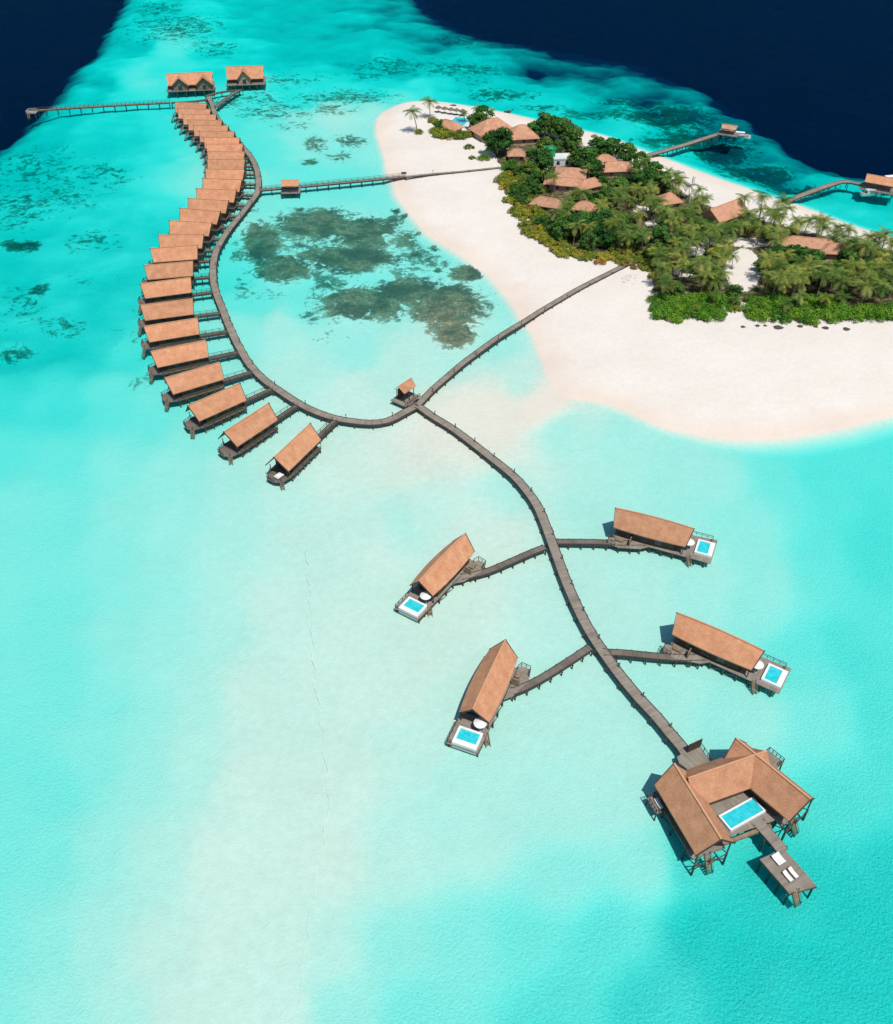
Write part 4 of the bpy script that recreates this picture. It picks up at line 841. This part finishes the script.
# ================================================================== VEGETATION
def leaf_cloud(mb,rd,clumps,nper,size,flat=.5):
    vs=[];fs=[];al=[]
    for (cx,cy_,cz,cr,tone) in clumps:
        for _ in range(nper):
            # point on/inside clump, biased outward & upward
            a=rd.uniform(0,2*math.pi); cz_=rd.uniform(-.45,1); rr=math.sqrt(max(0,1-cz_*cz_)); k=cr*(rd.random()**.35)
            p=Vector((cx+k*rr*math.cos(a),cy_+k*rr*math.sin(a),cz+k*cz_*.8))
            n=Vector((rr*math.cos(a)+rd.uniform(-.7,.7),rr*math.sin(a)+rd.uniform(-.7,.7),cz_+rd.uniform(-.2,.9))).normalized(); q=n.to_track_quat('Z','X'); s=size*rd.uniform(.6,1.3); th=rd.uniform(0,6.28)
            e1=q@Vector((math.cos(th),math.sin(th),0))*s; e2=q@Vector((-math.sin(th),math.cos(th),0))*s*.55
            o=len(vs); vs+=[p-e1,p+e2,p+e1,p-e2]; fs.append((o,o+1,o+2,o+3)); t=min(1,max(0,tone+rd.uniform(-.22,.22))); al+=[t]*4
    mb.add(vs,fs,al)
def broad_tree(seed,R,Hh,mat):
    rd=random.Random(seed); r=empty('broadleaf_tree'); trunk=MB(); ht=Hh*.45
    trunk.tube([(0,0,-.5),(.1,.1,ht*.5),(0,.2,ht)],[.28,.22,.16],7); cl=[]
    for k in range(6):
        a=k*1.05+rd.uniform(-.3,.3); trunk.tube([(0,.15,ht*.8),(R*.3*math.cos(a),R*.3*math.sin(a),ht*1.15),(R*.62*math.cos(a),R*.62*math.sin(a),Hh*.72)],[.13,.09,.04],5)
    trunk.build('trunk',M['trunk'],r)
    for k in range(42):
        a=rd.uniform(0,6.283); z=rd.uniform(-.75,1); q=math.sqrt(max(0,1-z*z))*rd.uniform(.5,1.0); cr=R*rd.uniform(.20,.36)
        lump=1+.18*math.sin(3*a+seed); cl.append((q*R*.80*math.cos(a)*lump,q*R*.80*math.sin(a)*lump,Hh*.50+z*Hh*.38,cr,rd.uniform(.15,.85)))
    cr=MB(); leaf_cloud(cr,rd,cl,70,.34); cr.build('crown',M[mat],r,attr='tone'); return r
def shrub(seed,R,Hh,mat,name):
    rd=random.Random(seed); r=empty(name); cl=[]
    for k in range(20):
        a=rd.uniform(0,6.283); q=math.sqrt(rd.random()); cr=R*rd.uniform(.24,.38); cl.append((q*R*.8*math.cos(a),q*R*.8*math.sin(a),Hh*(.25+.5*(1-q*q)*rd.uniform(.6,1.1)),cr,rd.uniform(.15,.85)))
    st=MB()
    for k in range(5): a=k*1.26; st.tube([(0,0,-.3),(R*.5*math.cos(a),R*.5*math.sin(a),Hh*.6)],[.07,.03],5)
    st.build('stem',M['trunk'],r); f=MB(); leaf_cloud(f,rd,cl,75,.18); f.build('foliage',M[mat],r,attr='tone'); return r
def palm(seed,Hh,FL):
    rd=random.Random(seed); r=empty('coconut_palm'); lx,ly=rd.uniform(-1.2,1.2),rd.uniform(-1.2,1.2); pts=[(lx*(t**1.6),ly*(t**1.6),-.4+(Hh+.4)*t) for t in(0,.15,.35,.55,.78,1)]
    MB().tube(pts,[.26,.19,.16,.14,.13,.12],7).build('trunk',M['trunk'],r); top=Vector(pts[-1]); nf=rd.randint(15,18); mb=MB(); vs=[];fs=[];al=[]
    for k in range(nf):
        a=k*2.399+rd.uniform(-.2,.2); el=R_(rd.uniform(5,58) if k<nf*.72 else rd.uniform(-30,5)); L=FL*rd.uniform(.82,1.1); tone=min(1,max(0,.45+ (0 if el>-.1 else .35)+rd.uniform(-.3,.25)))
        h=Vector((math.cos(a),math.sin(a),0)); side=Vector((-math.sin(a),math.cos(a),0)); p=top.copy(); e=el; n=9; prev=None; pl_=[]
        for i in range(n+1):
            pl_.append((p.copy(),e)); p=p+(h*math.cos(e)+Vector((0,0,math.sin(e))))*L/n; e-=R_(7+5*i/n)
        for i in range(n):
            p0,e0=pl_[i];p1,_=pl_[i+1]; t=(i+.5)/n; wl=L*.27*math.sin(math.pi*min(1,.18+t*.86))**.7; up=Vector((-h.x*math.sin(e0),-h.y*math.sin(e0),math.cos(e0)))
            for sgn in(-1,1):
                for j in range(2):
                    b0=p0.lerp(p1,j*.5+.02); b1=p0.lerp(p1,j*.5+.36); tip=b0+(p1-p0).normalized()*wl*.55+side*sgn*wl*.8-Vector((0,0,wl*(.28+.25*rd.random())))
                    o=len(vs); vs+=[b0,b1,tip+(b1-b0)*.35,tip]; fs.append((o,o+1,o+2,o+3)); tt=min(1,max(0,tone+rd.uniform(-.12,.12)+t*.12)); al+=[tt]*4
    mb.add(vs,fs,al); mb.build('crown',M['palm'],r,attr='tone'); return r
protos={'bd':[broad_tree(100+i,3.6,6.6,'leafdark') for i in range(4)],'bm':[broad_tree(200+i,3.4,5.8,'leafmid') for i in range(3)],
 'pa':[palm(300+i,h,4.15) for i,h in enumerate((6.0,7.0,5.2,7.8,6.5))],'sb':[shrub(400+i,2.5,1.9,'scrub','green_shrub') for i in range(4)],'so':[shrub(500+i,2.3,1.8,'olive','olive_shrub') for i in range(4)],'sr':[shrub(600+i,2.2,1.6,'rust','rusty_shrub') for i in range(2)]}
used=set()
def plant(kind,x,y,sc,label,cat,group,rd=random):
    pr=rd.choice(protos[kind]); o=pr if pr.name not in used else copy_tree(pr); used.add(pr.name)
    z0=max(zg(x,y),.0)-.05; o.location=(x,y,z0); o.rotation_euler=(0,0,rd.uniform(0,6.28)); s=sc; o.scale=(s*rd.uniform(.92,1.1),s*rd.uniform(.92,1.1),s*rd.uniform(.9,1.12)); return tag(o,label,cat,group)
pos_used=[]
def free(x,y,d):
    return all((x-a)**2+(y-b)**2>((d+c)/2)**2 for a,b,c in pos_used)
LBD='dense dark green broadleaf tree in the island thicket'; GBD='dark broadleaf trees of the island thicket'
LBM='mid green broadleaf tree in the island thicket'; GBM='mid green broadleaf trees of the island thicket'
LPA='coconut palm with feathery olive crown crowded in the island grove'; GPA='coconut palms of the island grove'
# crown-centre pixel, radius px
BIG=[(498,147,17,'round dark tree between the hut and the largest roof, widest crown near the tip'),(545,128,15,None),(560,131,14,None),(573,139,13,None),(532,131,10,None),(477,122,11,'dark tree right behind the tip swimming pool'),(483,117,11,'dark tree left of the largest brown roof'),(541,166,15,'dark tree just left of the service buildings'),(530,172,12,None),(586,165,15,'dark tree in the middle of the service yard'),(577,158,11,None),(597,170,10,None),(598,149,12,None),(612,150,13,None),(627,156,12,None),(640,164,12,None),(648,184,15,None),(634,187,13,None),(662,182,12,None),(619,192,13,None),(606,198,12,None),(600,226,17,None),(578,229,16,None),(620,229,14,None),(560,232,13,None),(589,241,12,None),(607,238,12,None),(660,236,13,None),(676,243,12,None),(712,250,10,None),(795,262,16,None),(812,268,15,None),(846,266,16,None),(866,268,13,None),(778,256,12,None),(830,275,13,None),(886,262,12,None),(545,145,10,None),(556,150,8,None),(440,123,7,'small dark tree left of the beach bar roof'),(633,240,10,None),(652,250,10,None),(690,262,9,None),(700,230,10,None),(655,170,10,None),(768,232,10,None)]
for x,y,rp,l in BIG:
    zc=3.4; q=P2(x,y,zc+1.5); scl=1/(P2(x+1,y,zc)[0]-P2(x,y,zc)[0]); R=rp/scl; sc=R/3.5*.92; kind='bd' if random.random()<.72 or l else 'bm'
    plant(kind,q[0],q[1],sc,l or (LBD if kind=='bd' else LBM),'tree',None if l else (GBD if kind=='bd' else GBM)); pos_used.append((q[0],q[1],R*1.1))
# shrubs
def shrubs(lst,kind,label,group,r0=9,cat='shrub'):
    for t in lst:
        x,y=t[:2]; rp=t[2] if len(t)>2 else r0; q=P2(x,y,2.2); scl=1/(P2(x+1,y,2)[0]-P2(x,y,2)[0]); plant(kind,q[0],q[1],rp/scl/2.4*1.15,t[3] if len(t)>3 else label,cat,None if len(t)>3 else group)
rd=random.Random(5)
front=[]
for x in range(664,722,9): 
    for y in (300,308,315): 
        if (x-690)**2/38**2+(y-305)**2/19**2<1.1: front.append((x+rd.uniform(-3,3),y+rd.uniform(-2,2),rd.uniform(8,11)))
front+=[(657,300,8),(664,315,9),(675,318,8),(725,300,8),(728,307,7),(735,304,6),(718,312,7),(705,316,8),(655,308,7)]
for x in range(752,905,10):
    for y in (303,310,316):
        if y==303 and x>840: continue
        front.append((x+rd.uniform(-3,3),y+rd.uniform(-2,2)+(0 if x<880 else 0),rd.uniform(8,11)))
shrubs(front,'sb','bright green beach shrub in the low hedge fronting the palm grove','bright green shrubs along the front beach')
west=[(503,180,9),(511,184,9),(519,182,8),(507,174,6),(516,192,9),(524,188,9),(532,192,8),(512,200,9),(520,204,9),(528,200,9),(537,200,8),(516,212,9),(525,216,9),(534,210,8),(526,226,8),(536,222,9),(545,222,8),(534,234,8),(543,236,9),(552,243,8),(561,246,8),(570,251,8),(580,254,8),(591,256,8),(601,257,8),(611,257,8),(621,260,8),(630,258,8),(640,262,8),(616,250,7),(628,251,7),(642,254,7),(654,262,8),(662,270,7),(548,229,8),(540,190,8)]
shrubs(west,'so','olive yellow shrub in the belt along the inner beach edge','olive shrubs along the inner beach')
shrubs([(508,187,9),(521,212,9),(529,231,8),(540,228,8),(546,241,8),(556,250,8),(566,254,8),(523,180,8),(541,214,8),(550,236,8),(560,240,8),(586,258,7),(648,268,7),(655,276,7)],'so','olive yellow shrub in the belt along the inner beach edge','olive shrubs along the inner beach')
shrubs([(668,304,8),(697,310,8),(712,305,7),(762,306,8),(790,312,8),(822,306,8),(855,312,8),(880,307,7),(735,309,6)],'so','olive shrub mixed into the bright green front hedge','olive shrubs in the front hedge')
shrubs([(522,196,8),(526,209,8),(600,262,6),(624,263,7),(636,266,6)],'sr','rusty brown shrub among the olive belt','rusty shrubs in the olive belt')
shrubs([(661,290,9,'rusty brown shrub at the left corner of the front hedge'),(672,288,9,'rusty orange shrub between the clearing and front hedge'),(704,292,7,'brown shrub below the leaning palms by the clearing')],'sr','','')
shrubs([(442,134,9),(450,136,9),(459,136,9),(466,135,7),(436,131,7)],'so','low green bush in the clump below the beach bar roof','bushes below the beach bar roof')
shrubs([(419,131,5,'small lone round bush left of the beach bar'),(469,147,5,'small thin bush alone on the open sand near the tip'),(472,157,3.5,'tiny scrubby bush on open sand below the thin bush'),(433,120,6,'bush between the two tip palms and the beach bar')],'so','','')
shrubs([(572,206,10),(560,210,8),(590,206,8),(506,168,6),(512,164,6),(484,158,6),(640,275,0.1)][:6],'sb','green garden bush near the service buildings','garden bushes near the service buildings')
# palms : explicit then scattered
def palm_at(x,y,sc,l=None,g=GPA,zc=6.6):
    q=P2(x,y,zc*sc); plant('pa',q[0],q[1],sc,l or LPA,'palm tree',None if l else g); pos_used.append((q[0],q[1],3.6))
for x,y,s,l in [(430,104,1.15,'taller palm at the very tip of the island'),(417,116,1.2,'bushy olive palm at the left tip of the island'),(465,113,.8,'small palm behind the tip swimming pool'),(480,115,.8,None),(490,113,.7,None),(780,200,1.15,'tall palm at the root of the bent arrival jetty'),(682,270,.9,None),(660,258,1.0,'yellow-green palm above the rusty shrubs'),(710,263,1.05,None),(722,258,.95,None),(702,276,1.0,'palm leaning over the small clearing'),(775,283,1.15,'big palm at the right edge of the sandy clearing'),(840,284,1.1,None),(866,288,1.1,None),(885,290,1.05,None),(797,300,.8,None),(788,306,.75,'low palm rooted in the front hedge'),(826,302,.7,None),(843,300,.7,None),(555,182,.9,'palm in front of the service veranda'),(549,176,.8,None),(575,197,.85,None),(659,203,.95,None),(530,158,.8,'palm right of the small dusty hut'),(560,222,.9,None),(598,222,.9,None),(735,300,.6,'young palm in the gap of the front hedge'),(716,300,.6,None),(672,192,.8,None),(668,177,.7,None)]:
    palm_at(x,y,s,l)
ROOFPX=[(447,124,12),(492,126,22),(520,134,18),(517,156,9),(570,172,14),(562,182,16),(613,168,17),(603,163,10),(587,184,8),(545,204,14),(582,208,9),(667,203,11),(722,212,17),(805,247,20),(832,254,14),(655,238,6),(561,157,8),(549,155,8),(461,121,10),(591,150,12),(742,275,20),(683,276,13),(750,246,16),(686,200,5),(700,256,8),(640,214,7),(653,226,6)]
vegw=smoothpoly(VEG,1); n=0; tries=0; rd=random.Random(11)
while n<190 and tries<9000:
    tries+=1; x=rd.uniform(560,915); y=rd.uniform(165,300)
    if x<640 and rd.random()<.35: continue
    s=rd.uniform(.75,1.1); q=P2(x,y,6.6*s); bx,by=to_px(q[0],q[1],1.5)
    if float(sdist(np.array([bx]),np.array([by]),vegw)[0])<(11.0 if x<655 and (y>225 or x<560) else 2.0): continue
    if any(((x-a)/(c+6))**2+((y-b)/(c*.55+6))**2<1 for a,b,c in ROOFPX): continue
    if y>286 and x>650: continue
    if not free(q[0],q[1],3.1): continue
    palm_at(x,y,s); n+=1
nb_=0; tries=0
while nb_<85 and tries<6000:
    tries+=1; x=rd.uniform(480,915); y=rd.uniform(140,292); q=P2(x,y,4); bx,by=to_px(q[0],q[1],1.5)
    if float(sdist(np.array([bx]),np.array([by]),vegw)[0])<(11.0 if x<655 and (y>225 or x<560) else 2.5): continue
    if any(((x-a)/(c+7))**2+((y-b)/(c*.5+7))**2<1 for a,b,c in ROOFPX): continue
    if not free(q[0],q[1],2.8): continue
    k='bd' if rd.random()<.55 else 'bm'; plant(k,q[0],q[1],rd.uniform(.55,.85),LBD if k=='bd' else LBM,'tree',GBD if k=='bd' else GBM); pos_used.append((q[0],q[1],3.0)); nb_+=1
# undergrowth: uncountable low leaves covering the grove floor
mb=MB(); rd=random.Random(9); cl=[]
jx=0
while jx<2600:
    x=rd.uniform(485,925); y=rd.uniform(135,322); q=P2(x,y,1.5); i=int(np.searchsorted(ys,q[1]))-1; j=int(np.searchsorted(xs,q[0]))-1
    jx+=1
    if soil[i,j]<.6: continue
    if any(((x-px[0])/12)**2+((y-px[1])/8)**2<1 for px,_,_,_ in BRO): continue
    cl.append((q[0],q[1],zg(q[0],q[1])+.15,rd.uniform(.5,1.1),rd.uniform(.1,.8)))
leaf_cloud(mb,rd,cl,16,.28); u=mb.build('undergrowth',M['leafmid'],attr='tone'); tag(u,'low leafy undergrowth covering the floor of the island grove','undergrowth',kind='stuff')
# remove unused prototypes
for lst in protos.values():
    for p in lst:
        if p.name not in used:
            for ch in list(p.children): bpy.data.objects.remove(ch)
            bpy.data.objects.remove(p)

# thin broken line of ripples on the shoal
mb=MB(); rd=random.Random(77); LN=smooth([P2(a,b,0) for a,b in ((306,545),(310,600),(313,660),(319,710),(325,760),(328,800),(323,845),(312,900),(303,960),(298,1010))],1.0)
n=len(LN); vs=[]
for k in range(n):
    p=LN[k]; w_=.01+.09*abs(math.sin(k*.37)*math.sin(k*.11+1))+rd.uniform(0,.04); x=p[0]+.25*math.sin(p[1]*.9)+.12*math.sin(p[1]*2.3)+rd.gauss(0,.05); vs+=[(x-w_/2,p[1],.006),(x+w_/2,p[1],.006)]
mb.add(vs,[(2*k+2,2*k+3,2*k+1,2*k) for k in range(n-1)])
o=mb.build('foam_line',simple('faint_foam',(.50,.57,.51),(.62,.68,.62),3,.9,.1,bump=0)); tag(o,'faint broken line of foam running down the pale shoal','foam',kind='stuff')
